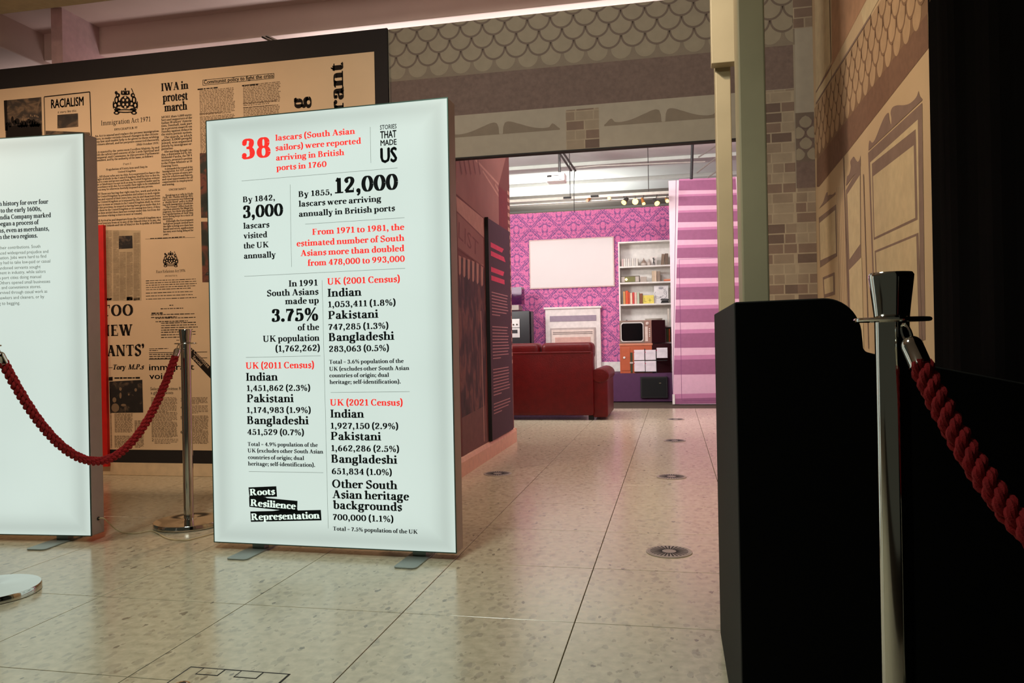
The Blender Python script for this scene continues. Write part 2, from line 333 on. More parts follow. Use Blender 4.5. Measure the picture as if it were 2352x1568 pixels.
# ------------------------------------------------------------------ lettering: a bold book serif drawn with a broad nib
def nib_glyphs(W, T):
    """Glyph outlines as quads; W stem width, T hairline. Returns {char: (advance, quads)}."""
    G = {}
    def cat(pts, k=7):
        out = []
        for i in range(len(pts) - 1):
            p0, p1, p2, p3 = pts[max(i - 1, 0)], pts[i], pts[i + 1], pts[min(i + 2, len(pts) - 1)]
            for j in range(k):
                t = j / k; t2 = t * t; t3 = t2 * t
                out.append(tuple(0.5 * (2 * p1[a] + (-p0[a] + p2[a]) * t + (2 * p0[a] - 5 * p1[a] + 4 * p2[a] - p3[a]) * t2 + (-p0[a] + 3 * p1[a] - 3 * p2[a] + p3[a]) * t3) for a in (0, 1)))
        out.append(pts[-1]); return out
    class P:
        def __init__(s): s.q = []
        def path(s, pts, W=W, T=T, phi=0.0, pw=1.4):
            L = []
            for i, p in enumerate(pts):
                a, b = pts[max(i - 1, 0)], pts[min(i + 1, len(pts) - 1)]
                dx, dy = b[0] - a[0], b[1] - a[1]; n = math.hypot(dx, dy) or 1; dx /= n; dy /= n
                c = abs(dx * math.sin(phi) + dy * math.cos(phi)) if phi == 0 else abs(dx * math.sin(phi) - dy * math.cos(phi))
                h = (T + (W - T) * c ** pw) / 2
                L.append(((p[0] - dy * h, p[1] + dx * h), (p[0] + dy * h, p[1] - dx * h)))
            for i in range(len(L) - 1): s.q.append((L[i][0], L[i + 1][0], L[i + 1][1], L[i][1]))
            return s
        def C(s, pts, **k): return s.path(cat(pts), **k)
        def E(s, cx, cyy, rx, ry, a0=0, a1=360, **k):
            n = max(10, int(abs(a1 - a0) / 12))
            return s.path([(cx + rx * math.cos(math.radians(a0 + (a1 - a0) * i / n)), cyy + ry * math.sin(math.radians(a0 + (a1 - a0) * i / n))) for i in range(n + 1)], **k)
        def R(s, x0, y0, x1, y1): s.q.append(((x0, y0), (x1, y0), (x1, y1), (x0, y1))); return s
        def V(s, x, y0, y1, w=None): w = (w or W) / 2; return s.R(x - w, y0, x + w, y1)
        def F(s, x, y, l, r, h=None):
            h = h or T * 1.05; s.R(x - l, y, x + r, y + h)
            return s
        def D(s, x0, y0, x1, y1, ww): s.q.append(((x0 - ww / 2, y0), (x0 + ww / 2, y0), (x1 + ww / 2, y1), (x1 - ww / 2, y1))); return s
        def O(s, x, y, r):
            n = 12; pts = [(x + r * math.cos(2 * math.pi * i / n), y + r * math.sin(2 * math.pi * i / n)) for i in range(n)]; s.q.append(tuple(pts)); return s
    h = W / 2; t = T
    def g(ch, adv, f): p = P(); f(p); G[ch] = (adv, p.q)
    ft = lambda p, x, l=6, r=6: p.F(x, 0, h + l, h + r)                       # foot serif
    hd = lambda p, x, y, l=7, r=0: p.q.append(((x - h - l, y - t * 2), (x, y - t * 1.2), (x, y), (x - h - l + 2, y - t * .5)))
    g(' ', 19, lambda p: p)
    g('a', 49, lambda p: p.V(33, 5, 36).C([(10, 38), (15, 44), (23, 46), (30, 43), (33, 34)]).O(12.5, 36, h * .8).C([(33, 28), (23, 25), (12, 20), (9.5, 12), (14, 3), (22, 2), (33, 10)]).C([(33, 9), (36, 2), (41, 1.5), (46, 4)]))
    g('b', 53, lambda p: (p.V(12, 3, 74), hd(p, 12, 74), p.C([(12, 38), (20, 44), (28, 45), (38, 40), (42, 24), (38, 7), (28, 1.5), (20, 2), (12, 8)])))
    g('c', 44, lambda p: p.E(26, 23.5, 16, 22, 48, 318).O(35, 36, h * .8))
    g('d', 54, lambda p: (p.V(40, 0, 74), hd(p, 40, 74), p.F(40, 0, 0, h + 6), p.C([(40, 38), (32, 44), (25, 45), (15, 40), (11, 24), (15, 7), (24, 1.5), (32, 2), (40, 8)])))
    g('e', 46, lambda p: p.E(24, 23.5, 15, 22, 8, 320).R(12, 24, 40, 24 + t))
    g('f', 32, lambda p: (p.V(14, 0, 60), ft(p, 14, 6, 8), p.C([(14, 56), (16, 68), (24, 73), (31, 71)]), p.O(31, 67, h * .7), p.R(2, 47 - t, 28, 47)))
    g('g', 50, lambda p: p.E(22, 31, 13, 15).E(23, -11, 17, 10).C([(13, 21), (8, 12), (12, 6), (30, 5), (39, -2), (40, -10)], phi=0.5).C([(31, 42), (37, 46), (45, 45)], T=t * 1.5).O(44, 43, h * .5))
    g('h', 56, lambda p: (p.V(13, 0, 74), hd(p, 13, 74), ft(p, 13), p.C([(13, 36), (21, 43), (30, 45), (39, 41), (42, 30)]), p.V(42, 0, 32), ft(p, 42)))
    g('i', 28, lambda p: (p.V(14, 0, 47), hd(p, 14, 47), ft(p, 14), p.O(13, 64, h * 1.1)))
    g('k', 55, lambda p: (p.V(13, 0, 74), hd(p, 13, 74), ft(p, 13), p.D(16, 20, 40, 45, t * 1.6), p.D(41, 0, 24, 28, W * 1.15), p.F(42, 0, 11, 12), p.F(38, 47 - t, 10, 11)))
    g('l', 28, lambda p: (p.V(14, 0, 74), hd(p, 14, 74), ft(p, 14)))
    g('m', 84, lambda p: (p.V(13, 0, 47), hd(p, 13, 47), ft(p, 13), p.C([(13, 36), (20, 43), (28, 45), (37, 41), (41, 30)]), p.V(41, 0, 32), ft(p, 41), p.C([(41, 36), (49, 43), (57, 45), (66, 41), (69, 30)]), p.V(69, 0, 32), ft(p, 69)))
    g('n', 56, lambda p: (p.V(13, 0, 47), hd(p, 13, 47), ft(p, 13), p.C([(13, 36), (21, 43), (30, 45), (39, 41), (42, 30)]), p.V(42, 0, 32), ft(p, 42)))
    g('o', 50, lambda p: p.E(25, 23.5, 16.5, 22))
    g('p', 54, lambda p: (p.V(13, -22, 47), hd(p, 13, 47), p.F(13, -22, h + 6, h + 6), p.C([(13, 38), (21, 44), (29, 45), (39, 40), (43, 24), (39, 7), (29, 1.5), (21, 2), (13, 8)])))
    g('r', 42, lambda p: (p.V(13, 0, 47), hd(p, 13, 47), ft(p, 13, 6, 8), p.C([(13, 32), (20, 42), (30, 46), (36, 44)]), p.O(35, 39.5, h * .95)))
    g('s', 40, lambda p: (p.C([(32, 38), (28, 44), (20, 45.5), (11, 42), (10, 34), (18, 27), (28, 21), (32, 12), (27, 3), (18, 1.5), (9, 7)], phi=0.6), p.R(30, 32, 34, 46), p.R(6, 1, 10, 15)))
    g('t', 34, lambda p: (p.V(14, 8, 52), p.D(10, 47, 15, 60, t), p.R(3, 47 - t, 30, 47), p.C([(14, 10), (17, 3), (23, 1.5), (31, 6)])))
    g('u', 56, lambda p: (p.V(13, 12, 47), hd(p, 13, 47), p.C([(13, 14), (16, 5), (24, 2), (34, 5), (41, 12)]), p.V(41, 0, 47), hd(p, 41, 47), p.F(41, 0, 0, h + 6)))
    g('v', 50, lambda p: (p.D(25, 0, 9, 47, W * 1.05), p.D(25, 0, 40, 47, t * 1.3), p.F(9, 47 - t, 11, 12), p.F(40, 47 - t, 9, 10)))
    g('w', 74, lambda p: (p.D(23, 0, 9, 47, W), p.D(23, 0, 36, 47, t * 1.3), p.D(49, 0, 36, 47, W), p.D(49, 0, 63, 47, t * 1.3), p.F(9, 47 - t, 11, 11), p.F(34, 47 - t, 8, 10), p.F(64, 47 - t, 9, 10)))
    g('x', 50, lambda p: (p.D(38, 0, 11, 47, W * 1.1), p.D(10, 0, 38, 47, t * 1.3), p.F(10, 0, 9, 9), p.F(39, 0, 11, 10), p.F(11, 47 - t, 11, 11), p.F(38, 47 - t, 9, 9)))
    g('y', 50, lambda p: (p.D(26, 2, 9, 47, W * 1.05), p.D(26, 0, 41, 47, t * 1.3), p.F(9, 47 - t, 11, 12), p.F(41, 47 - t, 9, 9), p.C([(27, 3), (22, -12), (15, -20), (9, -18)]), p.O(9, -15, h * .8)))
    g('A', 70, lambda p: (p.D(13, 0, 33, 70, t * 1.3), p.D(56, 0, 34, 70, W * 1.15), p.R(20, 22, 48, 22 + t), p.F(12, 0, 10, 10), p.F(57, 0, 14, 12)))
    g('B', 65, lambda p: (p.V(17, 0, 70), p.R(5, 0, 30, t), p.R(5, 70 - t, 30, 70), p.C([(20, 68), (34, 68), (43, 61), (44, 53), (41, 42), (32, 38), (20, 38)]), p.C([(20, 38), (36, 37), (48, 29), (50, 19), (46, 7), (34, 2), (20, 2)])))
    g('C', 66, lambda p: (p.E(37, 35, 25, 33, 42, 318), p.R(55, 45, 59, 70), p.R(56, 2, 59, 14)))
    g('D', 72, lambda p: (p.V(17, 0, 70), p.R(5, 0, 32, t), p.R(5, 70 - t, 32, 70), p.C([(20, 68), (38, 67), (54, 56), (59, 35), (54, 14), (38, 3), (20, 2)])))
    g('E', 62, lambda p: (p.V(17, 0, 70), p.R(5, 0, 54, t), p.R(5, 70 - t, 52, 70), p.R(17, 34, 42, 34 + t), p.R(49, 52, 52, 70), p.R(51, 0, 55, 19), p.R(39, 27, 42, 44)))
    g('F', 58, lambda p: (p.V(17, 0, 70), ft(p, 17, 6, 9), p.R(5, 70 - t, 51, 70), p.R(17, 33, 40, 33 + t), p.R(48, 50, 51, 70), p.R(38, 25, 41, 44)))
    g('G', 70, lambda p: (p.E(37, 35, 25, 33, 42, 340), p.R(54, 48, 58, 70), p.V(56, 2, 28), p.F(56, 28, 13, 10)))
    g('H', 80, lambda p: (p.V(17, 0, 70), p.V(62, 0, 70), p.R(17, 34, 62, 34 + t), [p.F(x, y, h + 6, h + 6) for x in (17, 62) for y in (0, 70 - t)]))
    g('I', 36, lambda p: (p.V(18, 0, 70), p.F(18, 0, h + 6, h + 6), p.F(18, 70 - t, h + 6, h + 6)))
    g('K', 76, lambda p: (p.V(17, 0, 70), p.F(17, 0, h + 6, h + 6), p.F(17, 70 - t, h + 6, h + 6), p.D(22, 28, 58, 69, t * 1.5), p.D(61, 0, 33, 42, W * 1.25), p.F(62, 0, 14, 11), p.F(57, 70 - t, 11, 11)))
    g('L', 60, lambda p: (p.V(17, 0, 70), p.R(5, 0, 52, t), p.F(17, 70 - t, h + 6, h + 8), p.R(49, 0, 53, 20)))
    g('M', 94, lambda p: (p.V(15, 0, 70, t * 1.3), p.V(76, 0, 70), p.D(44, 0, 18, 70, W * 1.1), p.D(44, 0, 74, 70, t * 1.4), p.F(15, 0, 10, 10), p.F(76, 0, h + 6, h + 6), p.R(5, 70 - t, 22, 70), p.R(70, 70 - t, 88, 70)))
    g('N', 80, lambda p: (p.V(15, 0, 70, t * 1.3), p.V(65, 0, 70, t * 1.3), p.D(62, 0, 18, 70, W * 1.2), p.F(15, 0, 10, 10), p.R(4, 70 - t, 22, 70), p.F(65, 70 - t, 10, 10)))
    g('O', 76, lambda p: p.E(38, 35, 26, 33))
    g('P', 62, lambda p: (p.V(17, 0, 70), ft(p, 17, 6, 9), p.R(5, 70 - t, 30, 70), p.C([(20, 68), (36, 68), (47, 60), (49, 51), (45, 40), (34, 33), (20, 33)])))
    g('R', 74, lambda p: (p.V(17, 0, 70), p.F(17, 0, h + 6, h + 6), p.R(5, 70 - t, 30, 70), p.C([(20, 68), (36, 68), (46, 61), (48, 52), (44, 41), (34, 36), (20, 36)]), p.D(58, 0, 36, 37, W * 1.15), p.F(60, 0, 12, 10)))
    g('S', 56, lambda p: (p.C([(45, 56), (39, 65), (29, 68), (16, 63), (12, 53), (17, 43), (30, 36), (42, 28), (45, 17), (39, 5), (27, 2), (16, 5), (10, 15)], phi=0.55), p.R(44, 48, 48, 70), p.R(7, 0, 11, 22)))
    g('T', 66, lambda p: (p.V(33, 0, 70), ft(p, 33, 8, 8), p.R(4, 70 - t, 62, 70), p.R(4, 50, 8, 70), p.R(58, 50, 62, 70)))
    g('U', 78, lambda p: (p.V(18, 20, 70), p.C([(18, 22), (20, 9), (30, 2.5), (46, 3), (57, 12), (59, 24)], W=t * 2, T=t * 1.4), p.V(59, 20, 70, t * 1.3), p.F(18, 70 - t, h + 6, h + 7), p.F(59, 70 - t, 10, 10), p.C([(18, 24), (20, 12), (28, 4)])))
    g('W', 104, lambda p: (p.D(35, 0, 14, 70, W * 1.1), p.D(35, 0, 52, 70, t * 1.4), p.D(71, 0, 51, 70, W * 1.1), p.D(71, 0, 90, 70, t * 1.4), p.F(14, 70 - t, 13, 13), p.F(50, 70 - t, 12, 12), p.F(90, 70 - t, 10, 10)))
    g('Y', 70, lambda p: (p.V(35, 0, 34), ft(p, 35), p.D(35, 30, 13, 70, W * 1.1), p.D(36, 30, 57, 70, t * 1.4), p.F(13, 70 - t, 12, 12), p.F(57, 70 - t, 10, 10)))
    g('J', 50, lambda p: (p.V(30, 10, 70), p.F(30, 70 - t, h + 6, h + 6), p.C([(30, 14), (26, 2), (16, -3), (8, 2)]), p.O(9, 6, h * .8)))
    g('0', 54, lambda p: p.E(27, 34, 18, 32))
    g('1', 46, lambda p: (p.V(25, 0, 68), p.F(25, 0, h + 10, h + 10), p.C([(10, 56), (17, 58), (24, 67)], T=t * 1.2)))
    g('2', 54, lambda p: (p.C([(12, 50), (14, 61), (26, 67), (37, 62), (40, 50), (33, 35), (20, 20), (9, 6)], phi=0.0, T=t * 1.3), p.O(14, 51, h * .9), p.R(8, 0, 44, h * 1.25), p.R(42, 0, 46, 20)))
    g('3', 52, lambda p: (p.C([(12, 54), (17, 63), (26, 66), (36, 61), (37, 50), (32, 40), (20, 37)], T=t * 1.2), p.C([(20, 37), (34, 34), (40, 20), (36, 7), (25, 2), (15, 3), (9, 11)], T=t * 1.2), p.O(13, 53, h * .9), p.O(12, 12, h * .95)))
    g('4', 54, lambda p: (p.V(35, 0, 68), p.F(35, 0, h + 8, h + 8), p.C([(35, 67), (20, 42), (6, 19)], T=t * 1.2, W=t * 1.6), p.R(5, 17, 50, 17 + h)))
    g('5', 52, lambda p: (p.R(13, 57, 41, 68), p.R(12, 32, 12 + t, 66), p.C([(14, 36), (24, 42), (36, 38), (41, 22), (36, 7), (24, 2), (14, 3), (8, 11)], T=t * 1.2), p.O(12, 12, h * .95)))
    g('6', 54, lambda p: (p.E(28, 21, 14.5, 19), p.C([(42, 65), (29, 60), (17, 46), (12.5, 26), (15, 10)])))
    g('7', 50, lambda p: (p.R(7, 57, 45, 68), p.R(6, 48, 10, 68), p.C([(43, 60), (30, 38), (23, 16), (22, 0)], phi=0.0, pw=0.6)))
    g('8', 54, lambda p: (p.E(27, 51, 12.5, 15.5), p.E(27, 19, 15.5, 17.5)))
    g('9', 54, lambda p: (p.E(26, 47, 14.5, 19), p.C([(12, 3), (25, 8), (37, 22), (41.5, 42), (39, 58)])))
    g('(', 30, lambda p: p.C([(26, 78), (15, 62), (11, 32), (15, 2), (26, -14)]))
    g(')', 30, lambda p: p.C([(4, 78), (15, 62), (19, 32), (15, 2), (4, -14)]))
    g('%', 78, lambda p: (p.E(20, 50, 10, 17, W=W * .75), p.E(58, 18, 10, 17, W=W * .75), p.D(16, -2, 60, 72, t * 1.4)))
    g(',', 26, lambda p: (p.O(12, 7, h * 1.1), p.C([(16, 7), (15, -6), (7, -14)], W=h * 1.2)))
    g('.', 24, lambda p: p.O(12, 7, h * 1.15))
    g(';', 26, lambda p: (p.O(12, 40, h * 1.1), p.O(12, 7, h * 1.1), p.C([(16, 7), (15, -6), (7, -14)], W=h * 1.2)))
    g('=', 50, lambda p: (p.R(6, 18, 44, 18 + t), p.R(6, 32, 44, 32 + t)))
    g('-', 30, lambda p: p.R(4, 20, 26, 20 + h * 1.4))
    g('~', 60, lambda p: p.R(0, 22, 60, 22 + h * .8))                        # long dash
    g('j', 28, lambda p: (p.V(14, -10, 47), hd(p, 14, 47), p.O(13, 64, h * 1.1), p.C([(14, -8), (10, -18), (3, -18)]), p.O(3, -15, h * .7)))
    g('q', 54, lambda p: (p.V(40, -22, 47), p.F(40, -22, h + 6, h + 6), p.C([(40, 38), (32, 44), (25, 45), (15, 40), (11, 24), (15, 7), (24, 1.5), (32, 2), (40, 8)])))
    g('z', 44, lambda p: (p.R(6, 47 - t, 38, 47), p.R(5, 0, 39, t), p.D(12, 0, 32, 47, W), p.R(5, 34, 8, 47), p.R(36, 0, 39, 13)))
    g('V', 70, lambda p: (p.D(36, 0, 14, 70, W * 1.15), p.D(36, 0, 57, 70, t * 1.4), p.F(14, 70 - t, 13, 13), p.F(57, 70 - t, 10, 10)))
    g(':', 24, lambda p: (p.O(12, 40, h * 1.1), p.O(12, 7, h * 1.1)))
    g('"', 34, lambda p: (p.R(8, 50, 13, 72), p.R(20, 50, 25, 72)))
    g('[', 28, lambda p: (p.R(10, -12, 14, 76), p.R(10, 72, 24, 76), p.R(10, -12, 24, -8)))
    g(']', 28, lambda p: (p.R(14, -12, 18, 76), p.R(4, 72, 18, 76), p.R(4, -12, 18, -8)))
    g("'", 24, lambda p: (p.O(11, 66, h * 1.1), p.C([(15, 66), (14, 54), (7, 48)], W=h * 1.2)))
    return G
BOLD = nib_glyphs(15.8, 5.8); HEAVY = nib_glyphs(18.0, 5.8); BOOK = nib_glyphs(9.5, 4.0)

def serif_quads(text, font, track=0.0):
    x = 0.0; out = []
    for ch in text:
        adv, q = font.get(ch, font[' '])
        for poly in q: out.append([(px + x, py) for px, py in poly])
        x += adv + track
    xs = [p[0] for q in out for p in q]
    a, b = min(xs), max(xs)
    return [[(px - a, py) for px, py in q] for q in out], b - a
_FT = {}
def sans_tris(text, offset=0.0):
    """Glyph faces of Blender's built-in sans face, flat, scaled so that a capital is 70 units high."""
    key = (text, offset)
    if key in _FT: return _FT[key]
    cu = D.curves.new('tmp', 'FONT'); cu.body = text; cu.size = 1.0; cu.offset = offset; cu.resolution_u = 2
    o = D.objects.new('tmp', cu); COL.objects.link(o)
    dg = bpy.context.evaluated_depsgraph_get(); me = D.meshes.new_from_object(o.evaluated_get(dg))
    q = [[(me.vertices[i].co.x, me.vertices[i].co.y) for i in p.vertices] for p in me.polygons]
    D.objects.remove(o); D.curves.remove(cu); D.meshes.remove(me)
    k = 70 / 0.729
    q = [[(x * k, y * k) for x, y in p] for p in q]
    xs = [p[0] for t in q for p in t]; a, b = min(xs), max(xs)
    _FT[key] = ([[(x - a, y) for x, y in t] for t in q], b - a); return _FT[key]

class Print:
    """Flat printing laid on a Plane, slightly proud of it."""
    def __init__(s, plane, off=0.0008): s.p = plane; s.off = off; s.mb = MB()
    def uvpoly(s, uv, off=None): s.mb.poly([s.p.w(u, v, s.off if off is None else off) for u, v in uv]); return s
    def pxpoly(s, pts, off=None): return s.uvpoly([s.p.uv(*q) for q in pts], off)
    def glyphs(s, quads, width, u0, v0, u1, v1, cap):
        k = cap / 70.0; sx = math.hypot(u1 - u0, v1 - v0) / width; a = math.atan2(v1 - v0, u1 - u0); ca, sa = math.cos(a), math.sin(a)
        for q in quads:
            s.uvpoly([(u0 + x * sx * ca - y * k * sa, v0 + x * sx * sa + y * k * ca) for x, y in q])
    def text(s, txt, xl, yl, xr, cap, yr=None, font=BOLD, sans=None, slant=0.0, track=0.0):
        """Line of text: left end of the baseline at pixel (xl, yl), right end at column xr, capitals cap pixels high."""
        if sans is None: q, wd = serif_quads(txt, font, track)
        else:                                        # weight comes from overprinting the glyphs a hair apart
            q, wd = sans_tris(txt); b = sans * 96
            if b > 0: q = [[(x + dx, y + dy) for x, y in p] for p in q for dx, dy in ((-b, 0), (b, 0), (0, b * .6), (0, -b * .6), (0, 0))]
        if slant: q = [[(x + y * slant, y) for x, y in p] for p in q]
        u0, v0 = s.p.uv(xl, yl)
        _, vt = s.p.uv(xl, yl - cap); c = vt - v0
        if yr is None: u1, v1 = s.p.u_at(xr, v0, u0 + 0.1), v0
        else: u1, v1 = s.p.uv(xr, yr)
        s.glyphs(q, wd, u0, v0, u1, v1, c); return s
    def line(s, x0, y0, x1, y1, th):
        a = s.p.uv(x0, y0); b = s.p.uv(x1, y1); dx, dy = b[0] - a[0], b[1] - a[1]; n = math.hypot(dx, dy); dx, dy = -dy / n * th / 2, dx / n * th / 2
        s.uvpoly([(a[0] - dx, a[1] - dy), (b[0] - dx, b[1] - dy), (b[0] + dx, b[1] + dy), (a[0] + dx, a[1] + dy)]); return s
    def rows(s, x0, x1, y0, y1, n, th, ragged=0.08, gap=True, wordlen=(0.012, 0.045)):
        """A paragraph too small to read: n lines of word-length strokes between pixel rows y0 and y1."""
        ua, va = s.p.uv(x0, y0); ub, vb = s.p.uv(x1, y1); ub = s.p.u_at(x1, va, ub)
        for i in range(n):
            v = va + (vb - va) * i / max(n - 1, 1); u = ua; end = ub - (ub - ua) * (random.random() * ragged if i < n - 1 else random.random() * 0.6 * (ragged > 0))
            while u < end - 0.004:
                L = min(random.uniform(*wordlen), end - u); hh = th * random.uniform(0.75, 1.1)
                s.uvpoly([(u, v - hh / 2), (u + L, v - hh / 2), (u + L, v + hh / 2), (u, v + hh / 2)])
                u += L + (0.005 if gap else 0.002)
        return s
    def build(s, name, m, parent, **k):
        o = s.mb.build(name, m, parent, fix=False, **k); return o

# ================================================================== THE SETTING
FLOORM = floor_material()
grout = mat('floor_joint', (70, 58, 44), rough=0.9)
fl = MB().box(-7.5, 3.2, -1.0, 16.2, -0.06, -0.012).build('floor', grout)
struct(fl)
# floor tiles, one shared mesh
TX, TY = 0.5985, 0.6135
tile_me = None
x0 = -0.337 - 12 * TX; y0 = 2.545 - 4 * TY
for i in range(16):
    for j in range(17):
        cx_ = x0 + i * TX; cy_ = y0 + j * TY
        if cx_ > 1.0: continue
        # leave out tiles no view through the opening can reach
        if cy_ > 5.0 and (cx_ < -1.6 and cy_ < 6.6 or cx_ < -4.0): continue
        if tile_me is None:
            g = 0.0017
            t0 = MB().box(g, TX - g, g, TY - g, -0.02, 0.0).build('floor_tile', FLOORM, None, bev=0.0006, seg=1)
            tile_me = t0.data; t0.parent = fl; t0.location = (cx_, cy_, 0)
        else:
            o = t0.copy(); COL.objects.link(o); o.location = (cx_, cy_, 0)

# back wall: newspaper mural side, opening to the far room, facade print above and beside it
YB = 5.04; XL, XJ, XC = -1.465, 0.50, 0.87; ZT = 3.08; ZL = 2.172
WALLP = mat('facade_ground_print', (156, 148, 132), rough=0.8, var=0.05, scale=4)
DARKW = mat('dark_wall', (40, 34, 32), rough=0.9)
wb = MB()
wb.box(-6.6, XL - 0.12, YB, YB + 0.12, 0, ZT); wb.box(XL - 0.12, XJ, YB, YB + 0.05, ZL, ZT); wb.box(XJ, XC + 0.12, YB, YB + 0.12, 0, ZT)
wall_back = struct(wb.build('wall_back', WALLP))
trim = struct(MB().box(XL - 0.1, XJ, YB - 0.004, YB + 0.054, ZL - 0.009, ZL).build('trim_1', BLACKP))
PB = Plane((0, YB, 0), (1, 0, 0))
BANDM = mat('facade_dark_band', (114, 98, 92), rough=0.85, var=0.12, scale=40)
SCAL = mat('facade_slate_print', (148, 140, 122), rough=0.8, var=0.05)
SCOUT = mat('facade_slate_outline', (112, 100, 90), rough=0.8, var=0.06)
LITE = mat('facade_light_print', (164, 158, 144), rough=0.8, var=0.04)
MIDG = mat('facade_mid_print', (130, 120, 106), rough=0.8, var=0.05)
BR = [mat('facade_brick_%s' % n, c, rough=0.8, var=0.06) for n, c in (('pale', (150, 138, 120)), ('grey', (138, 124, 108)), ('brown', (124, 106, 94)), ('dark', (104, 88, 80)))]
MORT = mat('facade_mortar', (162, 150, 130), rough=0.8)
def pan(plane, u0, u1, v0, v1, m, name, parent, off=0.0006):
    p = Print(plane, off); p.uvpoly([(u0, v0), (u1, v0), (u1, v1), (u0, v1)]); return p.build(name, m, parent)
U0 = -1.868
pan(PB, U0, XC, 2.722, ZT, MIDG, 'slate_ground', wall_back)
pan(PB, U0, 0.755, 2.455, 2.722, BANDM, 'roof_band', wall_back)
pan(PB, XL - .4, 0.755, ZL, 2.455, LITE, 'light_ground', wall_back, 0.0006)
# scalloped slates: light tongues with a darker outline ring
po = Print(PB, 0.0010); pi = Print(PB, 0.0014)
def scallop(po, pi, u, v, r, k=1.0, last=False, umin=-99, umax=99, vtop=99, lift=0.0):
    def half(rr, dv=0.0):
        pts = [(u + rr * math.cos(a), v + dv + rr * k * math.sin(a)) for a in [math.pi + math.pi * i / 14 for i in range(15)]]
        pts += [(u + rr, v + dv + r * .18), (u + rr * .55, v + r * .75), (u, v + r * 1.05), (u - rr * .55, v + r * .75), (u - rr, v + dv + r * .18)]
        return [(min(max(a, umin), umax), min(b, vtop)) for a, b in pts]
    if not last: po.uvpoly(half(r * 1.2), po.off + lift)
    pi.uvpoly(half(r), pi.off + lift)
P_U = 0.1525; P_V = 0.0815
for row in range(6):
    v = 2.80 + row * P_V
    if v - 0.07 > ZT: break
    for i in range(-1, 19):
        u = U0 + 0.05 + i * P_U + (P_U / 2 if row % 2 else 0)
        if u < U0 - 0.07 or u > 0.80: continue
        scallop(po, pi, u, v, 0.0655, 1.0, row == 0, U0, 0.757, ZT, row * 0.0008)
# rows from the top down overlap in the print, so draw outlines then tongues
po.build('slate_outline', SCOUT, wall_back); 
o = pi.build('slate', SCAL, wall_back)
# window heads under the band (swan-neck outlines) and their brick pier
def swan(plane, x0, x1, ybase, ytop, name, parent, m=MIDG, mirror=False, off=0.0012):
    """Two facing scrolls above a lintel, drawn between pixel columns x0 and x1."""
    ua, va = plane.uv(x0, ybase); ub = plane.u_at(x1, va, ua + .3); _, vt = plane.uv(x0, ytop); H = vt - va; w = ub - ua
    p = Print(plane, off)
    prof = [(0, .12), (.06, .55), (.09, .28), (.16, .25), (.25, .42), (.36, .78), (.43, .98), (.465, .9), (.48, .55), (.484, .04), (.516, .04), (.52, .55), (.535, .9), (.57, .98), (.64, .78), (.75, .42), (.84, .25), (.91, .28), (.94, .55), (1.0, .12)]
    fine = []
    for i in range(len(prof) - 1):
        p0, p1, p2, p3 = prof[max(i - 1, 0)][1], prof[i], prof[i + 1], prof[min(i + 2, len(prof) - 1)][1]
        for j in range(4):
            t = j / 4; hh = 0.5 * (2 * p1[1] + (p2[1] - p0) * t + (2 * p0 - 5 * p1[1] + 4 * p2[1] - p3) * t * t + (-p0 + 3 * p1[1] - 3 * p2[1] + p3) * t ** 3)
            fine.append((p1[0] + (p2[0] - p1[0]) * t, max(hh, .01)))
    prof = fine + [prof[-1]]
    for i in range(len(prof) - 1):
        (a, ha), (b, hb) = prof[i], prof[i + 1]
        if abs(b - a) < 1e-3: continue
        p.uvpoly([(ua + w * min(a, b), va), (ua + w * max(a, b), va), (ua + w * b if b > a else ua + w * a, va + H * (hb if b > a else ha)), (ua + w * a if b > a else ua + w * b, va + H * (ha if b > a else hb))])
    return p.build(name, m, parent)
swan(PB, 1020, 1286, 318, 290, 'window_head', wall_back)
swan(PB, 1388, 1664, 290, 260, 'window_head', wall_back)
def bricks(plane, u0, u1, v0, v1, bw, bh, parent, off=0.0014, pal=(0, 0, 1, 1, 2, 3), gap=0.008, offset=0.0, ground=True):
    if ground: pan(plane, u0, u1, v0, v1, MORT, 'mortar_print', parent, off - 0.0004)
    ps = [Print(plane, off) for _ in range(4)]
    v = v0; r = 0
    while v < v1 - 0.01:
        u = u0 - (bw / 2 if r % 2 else 0) - offset
        while u < u1:
            a, b = max(u + gap / 2, u0), min(u + bw - gap / 2, u1)
            L = bw * random.choice((1, 1, .55))
            b = min(u + L - gap / 2, u1)
            if b - a > 0.015:
                ps[random.choice(pal)].uvpoly([(a, v + gap / 2), (b, v + gap / 2), (b, min(v + bh - gap / 2, v1)), (a, min(v + bh - gap / 2, v1))])
            u += L
        v += bh; r += 1
    for i, p in enumerate(ps):
        if p.mb.f: p.build('brick_print', BR[i], parent)['kind'] = 'stuff'
bricks(PB, -0.66, -0.445, ZL, 2.432, 0.12, 0.062, wall_back)
bricks(PB, 0.49, 0.755, 0.0, 2.452, 0.125, 0.0625, wall_back)
bricks(PB, 0.755, XC - 0.001, 0.0, 1.838, 0.125, 0.0625, wall_back)
pan(PB, 0.766, 0.872, 2.27, 2.82, LITE, 'light_ground', wall_back, 0.0016)
bricks(PB, 0.755, XC - 0.001, 2.82, ZT, 0.125, 0.0625, wall_back, off=0.0026)
pan(PB, 0.76, XC - 0.001, 1.998, 2.30, SCOUT, 'slate_ground', wall_back, 0.0018)
pan(PB, 0.76, XC - 0.001, 1.838, 1.998, BANDM, 'roof_band', wall_back, 0.0018)
po = Print(PB, 0.0022); pi = Print(PB, 0.0024)
for row in range(4):
    for i in range(3):
        u = 0.776 + i * 0.085 + (0.0425 if row % 2 else 0); scallop(po, pi, u, 2.045 + row * 0.066, 0.036, 1.0, row == 0, 0.762, XC - .001, 2.3, row * .0006)
po.build('slate_outline', BANDM, wall_back); pi.build('slate', SCAL, wall_back)

